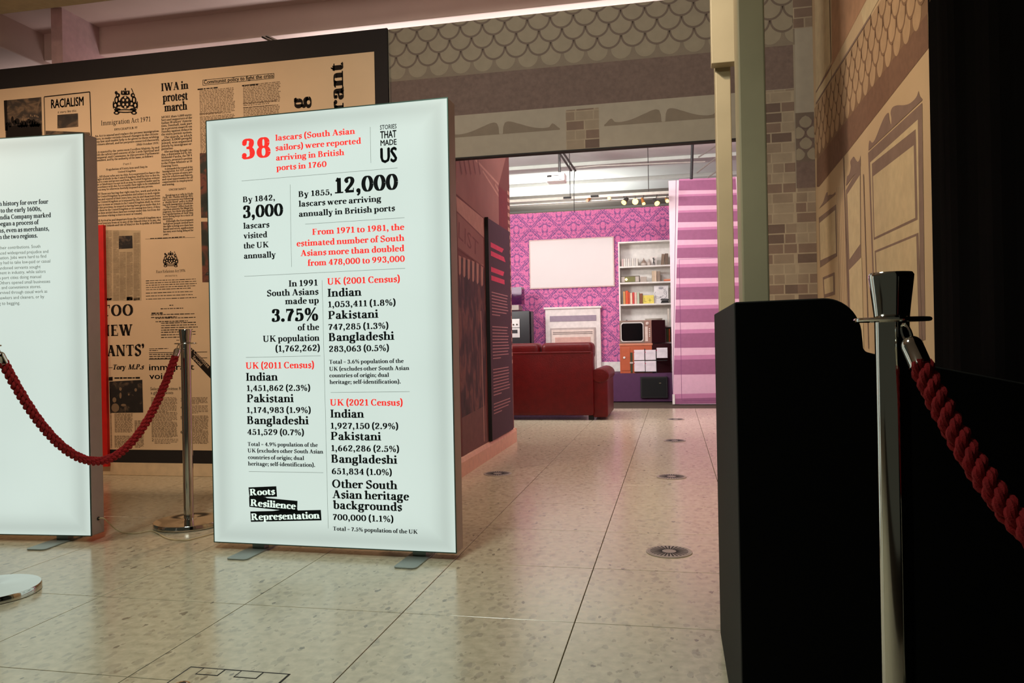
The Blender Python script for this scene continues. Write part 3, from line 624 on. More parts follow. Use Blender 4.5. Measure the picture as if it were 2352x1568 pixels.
# right wall (X const), facade print in warm light, then black drape towards the camera
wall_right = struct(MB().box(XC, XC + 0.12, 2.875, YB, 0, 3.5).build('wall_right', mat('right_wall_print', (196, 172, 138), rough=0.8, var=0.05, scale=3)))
PR = Plane((XC, 0, 0), (0, -1, 0))
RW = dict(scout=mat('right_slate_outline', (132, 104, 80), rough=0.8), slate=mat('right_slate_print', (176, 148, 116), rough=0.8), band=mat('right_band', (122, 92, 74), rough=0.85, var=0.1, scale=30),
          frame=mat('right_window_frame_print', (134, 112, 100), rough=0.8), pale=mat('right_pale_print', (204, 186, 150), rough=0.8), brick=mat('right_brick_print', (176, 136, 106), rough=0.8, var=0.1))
def rp(pts, m, name, off):
    p = Print(PR, off); p.pxpoly(pts); return p.build(name, RW[m], wall_right)
def zx(x, y, s=3.1367, ox=1580, oy=0): return (ox + x / s, oy + y / s)
rp([zx(925, 830), zx(1400, 40), zx(1480, -60), zx(1760, -60), zx(1728, 95), zx(930, 1155)], 'scout', 'slate_ground', 0.0006)
rp([zx(930, 1155), zx(1728, 95), zx(1735, 345), zx(1130, 1120), zx(945, 1345), zx(930, 1345)], 'band', 'roof_band', 0.0010)
rp([zx(1035, 0), zx(1290, -10), zx(925, 690), zx(1040, 450)], 'brick', 'brick_print', 0.0008)
# slates on the right wall
po = Print(PR, 0.0010); pi = Print(PR, 0.0012)
for row in range(4):
    v = 2.065 + row * 0.078
    for i in range(18):
        u = -5.0 + i * 0.125 + (0.0625 if row % 2 else 0)
        if u > -2.9: continue
        scallop(po, pi, u, v, 0.050, 1.15, row == 0, -5.035, -2.88, 2.31, row * 0.0008)
po.build('slate_outline', RW['scout'], wall_right); pi.build('slate', RW['slate'], wall_right)
# printed windows: (outer frame, panes) read off the photograph
rp([zx(1300, 1100), zx(1690, 740), (2126, 780 / 1), (2011, 800)], 'frame', 'window_frame_print', 0.0012)
rp([zx(1316, 1170), zx(1660, 860), (2116, 780), (2014, 800)], 'pale', 'window_surround_print', 0.0016)
rp([zx(1328, 1180), zx(1645, 930), (2109, 504), (2008, 551)], 'frame', 'window_frame_print', 0.0020)
rp([zx(1338, 1270), zx(1632, 1045), (2104, 500), (2010, 545)], 'pale', 'window_pane_print', 0.0024)
rp([(2010, 576), (2111, 534), (2120, 800), (2020, 800)], 'frame', 'window_frame_print', 0.0020)
rp([(2013, 580), (2106, 542), (2113, 800), (2022, 800)], 'pale', 'window_pane_print', 0.0024)
def soft_curve(pts, k=5):
    out = []
    for i in range(len(pts) - 1):
        p0, p1, p2, p3 = pts[max(i - 1, 0)], pts[i], pts[i + 1], pts[min(i + 2, len(pts) - 1)]
        for j in range(k):
            t = j / k; out.append(tuple(0.5 * (2 * p1[a] + (-p0[a] + p2[a]) * t + (2 * p0[a] - 5 * p1[a] + 4 * p2[a] - p3[a]) * t * t + (-p0[a] + 3 * p1[a] - 3 * p2[a] + p3[a]) * t ** 3) for a in (0, 1)))
    return out + [pts[-1]]
rp(soft_curve([zx(*q) for q in ((1303, 1085), (1305, 1040), (1312, 1012), (1330, 1028), (1352, 1000), (1380, 930), (1410, 858), (1434, 820), (1448, 812))]) + soft_curve([zx(*q) for q in ((1452, 850), (1460, 892), (1467, 888), (1468, 850), (1463, 808), (1478, 772), (1512, 758), (1560, 757), (1600, 745), (1635, 716), (1655, 685), (1664, 655))]) + [zx(1672, 690), zx(1690, 712), zx(1690, 722)], 'frame', 'window_head_print', 0.0014)
rp([zx(1140, 1370), zx(1245, 1180), (1979, 780), (1950, 800)], 'frame', 'window_frame_print', 0.0012)
rp([zx(1150, 1400), zx(1242, 1260), (1977, 560), (1952, 596)], 'pale', 'window_pane_print', 0.0018)
rp([(1951, 620), (1980, 590), (1985, 800), (1956, 800)], 'pale', 'window_pane_print', 0.0018)
rp([zx(1140, 1340)] + soft_curve([zx(*q) for q in ((1148, 1270), (1165, 1252), (1175, 1205), (1172, 1165), (1185, 1140), (1198, 1128), (1212, 1152), (1226, 1165), (1238, 1150), (1246, 1118))]) + [zx(1247, 1195)], 'frame', 'window_head_print', 0.0014)
rp([(1882, 479)] + soft_curve([(1886, 472), (1891, 464), (1895, 452), (1898, 444), (1901, 441), (1902, 449), (1906, 447), (1911, 447), (1916, 444), (1919.5, 440)]) + [(1920, 446)], 'frame', 'window_head_print', 0.0014)
rp([(1881, 500), (1921, 469), (1923, 588), (1884, 614)], 'frame', 'window_frame_print', 0.0012)
rp([(1883, 512), (1919, 482), (1921, 581), (1885, 598)], 'pale', 'window_pane_print', 0.0018)
rp([(1890, 637), (1917, 625), (1918, 676), (1893, 684)], 'frame', 'letter_plate_print', 0.0012)
rp([(1893, 642), (1914, 633), (1915, 669), (1895, 676)], 'pale', 'letter_plate_print', 0.0018)
rp([zx(915, -10), zx(1022, -10), zx(1030, 450), zx(925, 665)], 'pale', 'window_print', 0.0012)
rp([zx(1250, 80), zx(1300, -10), zx(1380, -10), zx(1270, 190)], 'pale', 'window_print', 0.0014)
rp([zx(925, 745), zx(1035, 560), zx(1035, 500), zx(925, 665)], 'pale', 'sill_print', 0.0016)
p = Print(PR, 0.0022)
for a, b in ((zx(925, 665), zx(1035, 470)), (zx(925, 745), zx(1320, 110)), (zx(1022, 0), zx(1032, 450))): p.line(*a, *b, 0.012)
for x in (1926, 1930, 1934, 1938, 1942): p.line(x - 3, 430, x + 6, 800, 0.004)
p.line(1938, 360, 1952, 800, 0.02); p.line(1984, 400, 1996, 800, 0.014)
p.build('moulding_print', RW['frame'], wall_right)
DRAPE = mat('black_drape', (4, 4, 4), rough=0.95, spec=0.05)
dr = MB()
n = 60
for i in range(n):                                   # gentle folds in the black cloth
    ya, yb2 = 2.875 - 3.9 * i / n, 2.875 - 3.9 * (i + 1) / n
    xa, xb = 0.868 + 0.006 * math.sin(i * 1.3), 0.868 + 0.006 * math.sin((i + 1) * 1.3)
    dr.hexa([(xa, ya, 0), (xb, yb2, 0), (xb, yb2, 3.5), (xa, ya, 3.5)], (0.1, 0, 0))
drape = dr.build('wall_drape', DRAPE); struct(drape)

# passage wall and its skirting
wp = struct(MB().box(XL - 0.12, XL, YB + 0.12, 7.06, 0, 2.95).build('wall_passage', mat('passage_wall_print', (112, 58, 54), rough=0.75, var=0.1, scale=2)))
PP = Plane((XL, 0, 0), (0, 1, 0))
sk = [(XL, 0), (XL + 0.022, 0), (XL + 0.022, 0.10), (XL + 0.012, 0.125), (XL, 0.13)]
bs = MB(); bs.hexa([(x, YB + 0.0, z) for x, z in sk], (0, 7.08 - YB, 0)); bs.hexa([(XL - 0.12, 7.06, 0), (XL + .02, 7.06, 0), (XL + .02, 7.06, 0.125), (XL - .12, 7.06, 0.125)], (0, 0.02, 0))
struct(bs.build('baseboard_passage', mat('peach_skirting_paint', (226, 178, 148), rough=0.45)))
struct(MB().box(-6.6, XL - 0.0, YB - 0.022, YB, 0, 0.095).build('baseboard_back', SKIRT, bev=0.004))
# prints on the passage wall
PM = dict(rose=mat('rose_print', (150, 100, 90), rough=0.7, var=0.08, scale=4), deep=mat('deep_red_print', (112, 30, 40), rough=0.7), dark=blotch('market_crowd_print', [(0.3, (30, 16, 20)), (0.5, (70, 40, 44)), (0.62, (120, 74, 66)), (0.75, (60, 34, 40))], 5, (1, 2.2, 1), 8),
          line=mat('pale_rose_print', (184, 136, 120), rough=0.7), plum=mat('plum_print', (64, 32, 50), rough=0.7), pink=mat('pink_ink', (214, 54, 92), rough=0.7), txt=mat('rose_ink', (182, 128, 130), rough=0.7), ground=mat('shop_ground_print', (112, 72, 66), rough=0.7, var=0.1), brown=mat('awning_brown_print', (122, 70, 66), rough=0.7))
def z3(x, y): return (1030 + x / 5.2275, 320 + y / 5.2275)
def z4(x, y): return (1030 + x / 3.136, 580 + y / 3.136)
def pp(pts, m, name, off): p = Print(PP, off); p.pxpoly(pts); return p.build(name, PM[m], wp)
pp([z3(90, 240), z3(690, 210), z3(600, 560), z3(605, 1030), z3(430, 950), z3(90, 650)], 'rose', 'shop_front_print', 0.0006)
pp([z3(605, 560), z3(700, 640), z4(450, 600), z4(468, 1270), z4(400, 1310), z4(380, 0), z3(605, 1030)], 'deep', 'red_strip_print', 0.0006)
pp([z3(90, 680), z3(420, 950), z3(425, 1200), z3(100, 860)], 'line', 'awning_print', 0.0008)
pp([z3(100, 880), z3(420, 1190), z3(425, 1530), z3(110, 1300)], 'rose', 'sign_board_print', 0.0010)
pp([z4(70, 30), z4(258, 100), z4(275, 640), z4(260, 1110), z4(95, 1200), z4(70, 600)], 'dark', 'crowd_print', 0.0010)
pp([z4(95, 1190), z4(265, 1100), z4(285, 1360), z4(100, 1470)], 'ground', 'pavement_print', 0.0012)
p = Print(PP, 0.0014)
for i in range(6): a = 72 + i * 32; p.pxpoly([z4(a, 20 + i * 12), z4(a + 18, 28 + i * 12), z4(a + 16, 150 + i * 16), z4(a + 8, 165 + i * 16), z4(a + 2, 150 + i * 16)])
for a, b in ((z3(320, 240), z3(600, 540)), (z3(410, 380), z3(600, 680)), (z3(560, 540), z3(600, 620))): p.line(*a, *b, 0.02)
p.line(*z4(232, 420), *z4(258, 1360), 0.02)
p.build('awning_stripe_print', PM['line'], wp)
p = Print(PP, 0.0016); p.text('LIST', 1052, 545, 1098, 40, sans=0, yr=590)
for i in range(5): a = 130 + i * 55; p.line(*z3(a, 250), *z3(a + 30, 420), 0.03)
for a, b in ((z3(100, 870), z3(425, 1190)), (z3(110, 1300), z3(425, 1535))): p.line(*a, *b, 0.012)
p.build('shop_sign_lettering', PM['brown'], wp)
p = Print(PP, 0.0018)                                # film-strip perforations down the wall's end
for i in range(24):
    v = 2.28 - i * 0.0675; u = 6.99
    p.uvpoly([(u - 0.035, v), (u + 0.055, v), (u + 0.055, v + 0.034), (u - 0.035, v + 0.034)])
p.build('film_perforation_print', PM['line'], wp)
# information panel hung on the passage wall
ip = thing('information_panel', (XL + 0.02, 6.4, 0.1), 'tall plum text panel with black edge on the passage wall', 'panel')
MB().box(XL + 0.001, XL + 0.03, 6.05, 6.06, 0.135, 1.93).build('panel_edge', BLACKP, ip)
ipb = MB().box(XL + 0.001, XL + 0.026, 6.06, 6.9, 0.135, 1.925).build('panel_board', PM['plum'], ip)
PI = Plane((XL + 0.026, 0, 0), (0, 1, 0))
p = Print(PI, 0.0008)
for v in (1.70, 1.63, 1.50, 1.43): p.uvpoly([(6.14, v), (6.14 + random.uniform(.42, .6), v), (6.14 + .5, v + 0.04), (6.14, v + 0.04)])
p.build('panel_heading', PM['pink'], ipb)
p = Print(PI, 0.0008)
for v0, nn in ((1.33, 8), (1.05, 11), (0.70, 9), (0.42, 4)):
    for k in range(nn): v = v0 - k * 0.026; L = random.uniform(.55, .66) if k < nn - 1 else .3; p.uvpoly([(6.14, v), (6.14 + L, v), (6.14 + L, v + 0.008), (6.14, v + 0.008)])
p.build('panel_text', PM['txt'], ipb)

# far room shell
YF = 12.45; KF = YF / 12.1
def XF(x): return x * KF                 # sizes read at 12.1 m carried to the wall's depth
def ZF(z): return CAM_H + (z - CAM_H) * KF
wf = struct(MB().box(-4.6, 0.9, YF, YF + 0.1, 0, ZF(2.953)).build('wall_far', damask()))
struct(MB().box(-4.6, 1.3, 15.8, 15.9, 0, 3.6).build('wall_end', mat('beige_wall', (150, 140, 122), rough=0.8)))
struct(MB().box(-4.7, -4.6, 5.2, 15.9, 0, 3.6).build('wall_far_left', mat('pale_wall', (200, 170, 170), rough=0.8)))
struct(MB().box(1.15, 1.25, 5.2, 15.9, 0, 3.6).build('wall_far_right', mat('rosy_wall', (214, 160, 176), rough=0.8)))
struct(MB().box(-3.9, -0.03, YF - 0.02, YF, 0.42, 0.575).build('baseboard_far', WHITEP, bev=0.004))
# ceiling: slab with downstand beams
CEILM = mat('ceiling_plaster', (208, 188, 178), rough=0.85, var=0.03, scale=3)
struct(MB().box(-7.5, 4, -1.0, 6.0, 3.59, 3.75).build('ceiling', CEILM)); struct(MB().box(-7.5, 4, 6.0, 16.2, 3.59, 3.75).build('ceiling_far', mat('far_ceiling_plaster', (196, 204, 198), rough=0.85, var=0.03, scale=3)))
struct(MB().box(-5.14, 3.5, 5.6, 5.9, 3.365, 3.60).build('trim_2', CEILM, bev=0.01))
struct(MB().box(-7.4, -5.14, 4.63, 9.0, 3.325, 3.60).build('trim_3', CEILM, bev=0.01))
struct(MB().box(-7.5, 3.5, 3.4, 4.63, 3.30, 3.60).build('trim_4', mat('green_lit_plaster', (150, 142, 112), rough=0.85), bev=0.01))  # greenish light of the lightboxes is put into this beam's colour
CEF = mat('far_ceiling_panel', (186, 192, 184), rough=0.8, var=0.03)
struct(MB().box(-4.6, 1.15, 11.6, 11.9, 3.54, 3.60).build('trim_5', CEF, bev=0.01))
struct(MB().box(-4.6, 1.15, 12.9, 12.98, 3.53, 3.60).build('trim_6', CEF, bev=0.01))
struct(MB().box(-4.6, 1.15, 14.0, 14.5, 3.40, 3.60).build('trim_7', mat('dark_ceiling_duct', (96, 92, 84), rough=0.6), bev=0.01))

# ================================================================== NEWSPAPER MURAL
PN = Plane((0, YB - 0.022, 0), (1, 0, 0))
yb0 = YB - 0.022
mural = thing('newspaper_mural', (-4.2, YB, 0.06), 'wall-wide cream mural of newspaper cuttings in a black border behind the lightboxes', 'mural')
uR, zTop, zB = -1.872, 2.99, 0.095
MB().box(-6.6, uR, yb0, YB - 0.001, zB, ZT + 0.004).build('black_border', mat('mural_black', (22, 17, 17), rough=0.75), mural)
MB().box(-6.6, -1.967, yb0 - 0.004, yb0, 0.19, 2.93).build('cream_sheet', CREAM, mural)
PC = Plane((0, yb0 - 0.004, 0), (1, 0, 0))
news = Print(PC)      # black type
# headlines
def head(name, items, m=INKB, off=0.0008, parent=mural):
    for it in items:
        p = Print(PC, off); p.text(*it[0], **it[1]); p.build(name, m, parent)
def para(name, lines, x0, y0, dy, xr, cap, font=BOLD, m=INKB, indent=()):
    """Set a paragraph, one pixel row per line; a number after a line overrides where it ends."""
    p = Print(PC, 0.0007)
    for i, ln in enumerate(lines):
        t_, e = ln if isinstance(ln, tuple) else (ln, xr)
        p.text(t_, x0 + (6 if i in indent else 0), y0 + dy * i, e, cap, font=font)
    o = p.build(name, m, mural); o['kind'] = 'stuff'; return o
head('march_headline', [(('IWA in', 370.4, 209.7, 433, 18), dict(font=HEAVY)), (('protest', 373.7, 234, 431.6, 20), dict(font=HEAVY)), (('march', 377.5, 256.4, 430.4, 19), dict(font=HEAVY))])
head('racialism_headline', [(('RACIALISM', 118, 248.7, 192, 21), dict(sans=0.03)), (('it starts like this:', 133, 260.5, 176, 6), dict(sans=0.0))])
head('act_title', [(('Immigration Act 1971', 232.6, 288.3, 345.7, 11), dict(font=BOOK)), (('1971 CHAPTER 77', 262.8, 299.9, 315.6, 5), dict(font=BOLD)), (('Part I', 283, 379, 301, 4.5), dict(font=BOOK)),
                   (('UNCERTAINTY', 388, 438, 428, 4.5), dict(font=BOLD)), (('Race Relations Act 1976', 359, 627, 425.5, 6.5), dict(font=BOOK)), (('1976 CHAPTER 74', 379, 635.5, 407, 3.4), dict(font=BOOK))])
head('crisis_headline', [(('Communist policy to fight the crisis', 468.5, 193.2, 628, 9.5), dict(sans=0.022))])
for a in ((466, 184, 629.5, 168.5, .0035), (629.5, 168.5, 629.5, 179, .0035), (629.5, 179.5, 466, 196, .0035), (466, 196, 466, 184, .0035), (101.5, 222.5, 206.5, 211, .008), (206.5, 211, 210, 314, .008), (101.5, 222.5, 104, 330, .006), (334, 549, 448, 545, .002), (342, 810, 476, 808, .004), (342, 825, 408, 824, .004), (440, 822, 476, 821.5, .004), (405, 781, 412, 781, .004)):
    bx = Print(PC); bx.line(*a); bx.build('ruled_line', INKB, mural)
for a in ((454, 500, 205.5), (556, 593, 197)):
    bx = Print(PC); bx.rows(a[0], a[1], a[2], a[2], 1, 0.009, 0); bx.build('column_heading', INKB, mural)['kind'] = 'stuff'
head('tory_headline', [(('TOO', 233, 726.3, 306, 25.5), dict(font=HEAVY)), (('NEW', 230, 772, 304.8, 25.5), dict(font=HEAVY)), (("ANTS'", 246, 818, 331.6, 25.5), dict(font=HEAVY)), (('~Tory  M.P.s', 249, 848.7, 330, 11.5), dict(font=HEAVY, slant=0.25))])
head('voice_headline', [(('immigrant', 343, 850, 446, 15), dict(sans=0.012)), (('voice', 343.5, 870.4, 397, 15), dict(sans=0.012)), (('Select Committee Report', 345.7, 896, 436, 7.5), dict(sans=0)), (('a gift to racists', 346.5, 905, 398, 7.5), dict(sans=0)),
                         (('3', 415, 921, 419, 7), dict(sans=0.01)), (('4', 415, 939, 419, 7), dict(sans=0.01)), (('5', 415, 962, 419, 7), dict(sans=0.01)), (('6', 415, 995, 419, 7), dict(sans=0.01)), (('2', 349, 1013, 353, 7), dict(sans=0.01))])
# headings that run up the sheet (turned a quarter turn)
def upright(txt, xb, y_bot, y_top, asc_px, name):
    q, wd = serif_quads(txt, HEAVY); ub, vb = PC.uv(xb, y_bot); ut, vt = PC.uv(xb, y_top); ua, _ = PC.uv(xb - asc_px, y_bot); k = (ub - ua) / 74; s = (vt - vb) / wd
    p = Print(PC)
    for poly in q: p.uvpoly([(ub - y * k, vb + x * s) for x, y in poly])
    p.build(name, INKB, mural)
upright('igrant', 790.5, 305, 141.5, 34, 'vertical_headline'); upright('g', 703, 249, 222, 40, 'vertical_headline')
# body type
para('march_column', ['MORE than 1,000 mem-', 'bers and supporters of the', "Indian Workers' Associa-", 'tion, Southall, took part', 'in a protest march on', 'Sunday against delays in', 'the entry permit system.', 'The march, in which', 'about 3,000 people', 'joined, was organised', 'jointly by immigrant or-', ('ganisations.', 398), 'After marching through Lon-', 'don, a deputation led by Mr.', 'Mohinder Pantha, the IWA', 'secretary, presented a petition', 'to the Prime Minister at 10', ('Downing Street.', 410)], 371, 271.7, 6.6, 441.5, 4.9, indent=(7, 12))
para('march_column', ['It demanded the repeal of the', 'Immigration Act 1971, a speed', 'up in the system of entry per-', 'mits for relatives and fiances,', 'and equal opportunities for all', 'communities in employment', ('and housing.', 401)], 373, 390, 6.05, 443, 4.5, indent=(0,))
para('march_column', ['Speaking at a rally in Hyde', 'Park, Mr. Pantha said the Brit-', 'ish Government was following', 'a "double faced" policy in deal-', "ing with immigrants' problems.", 'The Home Office had de-', 'clared an amnesty for illegal im-', 'migrants, but those who applied', 'for regularisation of their stay', 'were being kept in a state of', ('uncertainty.', 398)], 374, 450.5, 5.45, 444, 4.3, indent=(0, 5))
para('march_column', ['Although the Government', 'had given people settled here', 'the right to bring over their hus-', 'bands and wives, applications', 'for entry were being delayed for', ('years.', 388)], 375, 510, 6.0, 444.5, 4.3, indent=(0,))
para('act_column', ['An Act to amend and replace the present immigration', 'laws, to make certain related changes in the citizen-', 'ship law and enable help to be given to those wishing', ('to return abroad, and for purposes connected therewith.', 366)], 218, 315, 6.5, 365, 4.6)
para('act_column', ['[28th October 1971]'], 313, 334.5, 6, 365, 4.6)
para('act_column', ['Be it enacted by the Queens most Excellent Majesty, by and', 'with the advice and consent of the Lords Spiritual and', 'Temporal, and Commons, in this present Parliament', ('assembled, and by the authority of the same, as follows:', 352)], 218, 352, 6.3, 366, 4.6)
para('act_column', ['Regulation of Entry into and Stay in'], 244, 391.6, 6, 339, 4.4); para('act_column', ['United Kingdom'], 271, 396.8, 6, 312, 4.2)
para('act_column', ['1. All those who are in this Act expressed to have the', 'right of abode in the United Kingdom shall be free to live in,', 'and to come and go into and from, the United Kingdom without', 'let or hindrance except such as may be required under and in', 'accordance with this Act to enable their right to be established', ('or as may be otherwise lawfully imposed on any person.', 352)], 222, 408, 6.0, 367, 4.3)
para('act_column', ['(2) Those not having that right may live, work and settle in', 'the United Kingdom by permission and subject to such regula-', 'tion and control of their entry into, stay in and departure from', 'the United Kingdom as is imposed by this Act; and indefinite', 'leave to enter or remain in the United Kingdom shall, by virtue', 'of this provision, be treated as having been given under this Act', 'to those in the United Kingdom at its coming into force, if they', 'are then settled there (and not exempt under this Act from the', ('provisions relating to leave to enter or remain).', 327)], 223, 447.6, 6.3, 368, 4.4)
para('act_column', ['(3) Arrival in and departure from the United Kingdom on a', 'local journey from or to any of the Islands (that is to say, the', 'Channel Islands and Isle of Man) or the Republic of Ireland'], 224, 509, 6.1, 369.5, 4.4)
b1 = Print(PC, 0.0006)
b1.rows(335, 452, 645, 661, 5, .0048, .05); b1.rows(335, 452, 673, 683, 3, .0048, .1); b1.rows(389, 398, 701, 701, 1, .006, 0); b1.rows(369, 421, 709, 709, 1, .006, 0); b1.rows(348, 375, 719.5, 719.5, 1, .009, 0)
b1.rows(347, 453, 723, 726, 2, .006, .1); b1.rows(357, 453, 731, 736, 2, .006, .1); b1.rows(370, 454, 742, 756, 4, .006, .1); b1.rows(370, 454, 763, 773, 3, .006, .3); b1.rows(263, 324, 868, 868, 1, .012, 0)
b1.rows(343, 388, 801, 804, 2, .005, .05); b1.rows(343, 408, 814, 822, 3, .006, .02)
b1.rows(345, 425, 548, 548, 1, .006, 0)
b1.build('body_type', INKB, mural)['kind'] = 'stuff'
b2 = Print(PC, 0.0006)
b2.rows(458, 540, 209, 257, 17, .006, .06, wordlen=(.01, .03)); b2.rows(458, 510, 262, 262, 1, .006, 0); b2.rows(459, 541, 269, 345, 26, .006, .06, wordlen=(.01, .03))
b2.rows(558, 645, 196, 235, 14, .006, .06, wordlen=(.01, .03)); b2.rows(558, 643, 238, 240, 2, .005, .3); b2.rows(559, 643, 248, 300, 18, .006, .06, wordlen=(.01, .03))
for a in ((347, 407, 913, 945), (348, 408, 947, 966), (348, 408, 969, 1004), (355, 411, 1008, 1018), (441, 478, 913, 927), (441, 478, 932, 948), (441, 479, 955, 987), (441, 479, 989, 1018), (253, 256, 949, 1027), (263, 305, 950, 992), (263, 306, 1001, 1027), (309, 330, 966, 1027)):
    b2.rows(*a, max(3, int((a[3] - a[2]) / 2.3)), .005, .06, wordlen=(.01, .03))
b2.build('small_type', INKG, mural)['kind'] = 'stuff'
# newspaper page with columns
PG = mat('grey_page_print', (188, 168, 134), rough=0.8, var=0.14, scale=9)
p = Print(PC, 0.0006); p.pxpoly([(241, 528), (323, 529), (325, 690), (245, 691)]); p.build('newspaper_page', PG, mural)
p = Print(PC, 0.0012)
for x in (243, 260, 275, 291, 307):
    y = 531 if x < 275 else (536 if x > 300 else 580)
    while y < 688:
        hgt = random.uniform(12, 34); p.rows(x, x + 14, y, min(y + hgt, 689), int(hgt / 2.2), .005, .02, gap=False, wordlen=(.02, .05)); y += hgt + 3
p.build('page_column', mat('grey_column_ink', (148, 130, 102), rough=0.8), mural)['kind'] = 'stuff'
PHOTO = blotch('dark_newsprint_photo', [(0.35, (22, 18, 16)), (0.55, (30, 25, 22)), (0.66, (96, 80, 64)), (0.76, (180, 150, 118))], 14, (1, 1, 1.2), 5)
PHOTO2 = blotch('crowd_newsprint_photo', [(0.3, (34, 28, 24)), (0.5, (60, 50, 40)), (0.62, (120, 98, 74)), (0.74, (44, 38, 30))], 9, (1, 1, 1.6), 7)
PHOTO3 = blotch('colour_newsprint_photo', [(0.35, (24, 34, 28)), (0.5, (44, 48, 40)), (0.62, (120, 66, 50)), (0.7, (30, 34, 32)), (0.8, (150, 130, 110))], 9, (1, 1, 1), 6)
for pts, m, nm in (([(9, 231), (95, 223), (98, 330), (14, 330)], PHOTO2, 'photograph'), ([(132, 264), (179, 260), (180, 291), (132, 295)], PHOTO2, 'photograph'), ([(105, 300), (206, 304), (208, 310), (105, 312)], PHOTO2, 'photograph'),
                   ([(273, 542), (304, 541), (305, 570), (273, 572)], PHOTO, 'photograph'), ([(251, 876), (327, 872), (329, 947), (253, 948)], PHOTO, 'photograph'), ([(250, 866), (259, 865), (259, 874), (250, 874)], INKB, 'black_block'),
                   ([(459, 352), (640, 346), (640, 500), (462, 500)], PHOTO3, 'photograph'), ([(462, 509), (640, 507), (640, 648), (465, 648)], PHOTO3, 'photograph')):
    p = Print(PC, 0.0010); p.pxpoly(pts); p.build(nm, m, mural)
# seated figures in the lower photograph and heads in the upper one, as pale and dark shapes
p = Print(PC, 0.0014)
def blob(p, cx_, cy2, rx, ry, n=14, a0=0): p.pxpoly([(cx_ + rx * math.cos(a0 + 2 * math.pi * i / n), cy2 + ry * math.sin(a0 + 2 * math.pi * i / n)) for i in range(n)])
blob(p, 263, 918, 4.5, 6); blob(p, 265, 936, 9, 10); blob(p, 277, 908, 2.6, 7); blob(p, 277, 893, 3, 4); blob(p, 284, 930, 6, 3); blob(p, 296, 906, 2, 2); blob(p, 312, 895, 3, 4)
for i in range(9): blob(p, 52 + i * 4.6 + random.uniform(-1, 1), 270 + random.uniform(-7, 6), random.uniform(1.2, 2.6), random.uniform(1.5, 4), n=7)
p.build('photograph_highlight', mat('pale_newsprint', (132, 110, 86), rough=0.8), mural)['kind'] = 'stuff'
p = Print(PC, 0.0016)
for i in range(14): blob(p, 18 + i * 5.4, 282 + random.uniform(-7, 5), random.uniform(3, 6), random.uniform(5, 10), n=9)
p.pxpoly([(14, 290), (95, 284), (97, 328), (15, 328)]); p.pxpoly([(9, 231), (16, 230), (18, 300), (12, 300)])
p.build('photograph_crowd', INKB, mural)['kind'] = 'stuff'
# coats of arms: crown, shield, two supporters, scroll
def crest(x, y, s, name):
    p = Print(PC, 0.0010); q = Print(PC, 0.0014)
    def B(t, a, b, ra, rb, **k): blob(t, x + a * s, y + b * s, ra * s, rb * s, **k)
    B(p, 0, 2, 13, 15)
    for a, b in ((-4.5, -3), (4.5, -3), (-4.5, 7), (4.5, 7), (0, -9.5), (0, 13)): B(q, a, b, 2.4, 2.8)

    for a in (-8, -4, 0, 4, 8): B(p, a, -21, 2.2, 4.5)
    B(p, 0, -17, 11, 2.6); B(p, 0, -28, 2, 3.2); B(q, -5, -20, 1.2, 2.2); B(q, 5, -20, 1.2, 2.2)
    for sg in (-1, 1):
        B(p, sg * 17, -14, 5, 5.5); B(p, sg * 20, -3, 5.5, 9); B(p, sg * 22, 9, 6, 7); B(p, sg * 15, 0, 5, 2.2); B(p, sg * 15, 10, 5, 2); B(p, sg * 27, 8, 2, 9); B(p, sg * 18, 19, 8, 4)
        B(q, sg * 20, -3, 2, 5); B(q, sg * 23, 9, 2.4, 3.5); B(q, sg * 18, -14, 1.6, 2)
    p.pxpoly([(x + 13 * s, y - 30 * s), (x + 15 * s, y - 30 * s), (x + 20 * s, y - 18 * s), (x + 18 * s, y - 18 * s)])
    B(p, -21, -20, 3.5, 4); B(p, 0, 22, 24, 4.5); B(q, 0, 22, 17, 1.6); B(p, -20, 26, 7, 4.5); B(p, 20, 26, 7, 4.5); B(q, -20, 26, 3, 1.8); B(q, 20, 26, 3, 1.8)
    p.build(name, INKB, mural); q.build(name + '_detail', CREAM, mural)
crest(288, 233, 1.0, 'coat_of_arms'); crest(392, 595, 0.6, 'coat_of_arms')
# the black diagonal banner with white lettering
p = Print(PC, 0.0014); p.pxpoly([(430, 790), (442, 800), (500, 858), (500, 886), (430, 812)]); p.build('diagonal_banner', INKB, mural)
p = Print(PC, 0.0020); p.text('Select Committee', 424, 787, 478, 8.5, yr=846, sans=0); p.text('Special', 442, 821, 461, 8, yr=841, sans=0); p.build('banner_lettering', mat('white_ink', (214, 190, 160), rough=0.8), mural)
# red panel edge beside the left lightbox
rpn = thing('red_panel', (-4.35, yb0 - 0.02, 0.2), 'narrow bright red panel on the mural, edging the left lightbox', 'panel')
MB().poly([atY(200, 520, yb0 - 0.03), atY(236, 515, yb0 - 0.03), atY(254, 1070, yb0 - 0.03), atY(215, 1072, yb0 - 0.03)])
a, b_, c_, d_ = atY(190, 520, yb0 - .03), atY(238.5, 515, yb0 - .03), atY(252.5, 1070, yb0 - .03), atY(206, 1072, yb0 - .03)
MB().box(a.x, (b_.x + c_.x) / 2 - 0.012, yb0 - 0.03, yb0 - 0.0045, (c_.z + d_.z) / 2, (a.z + b_.z) / 2).build('red_board', mat('red_gloss', (210, 22, 18), rough=0.5), rpn)

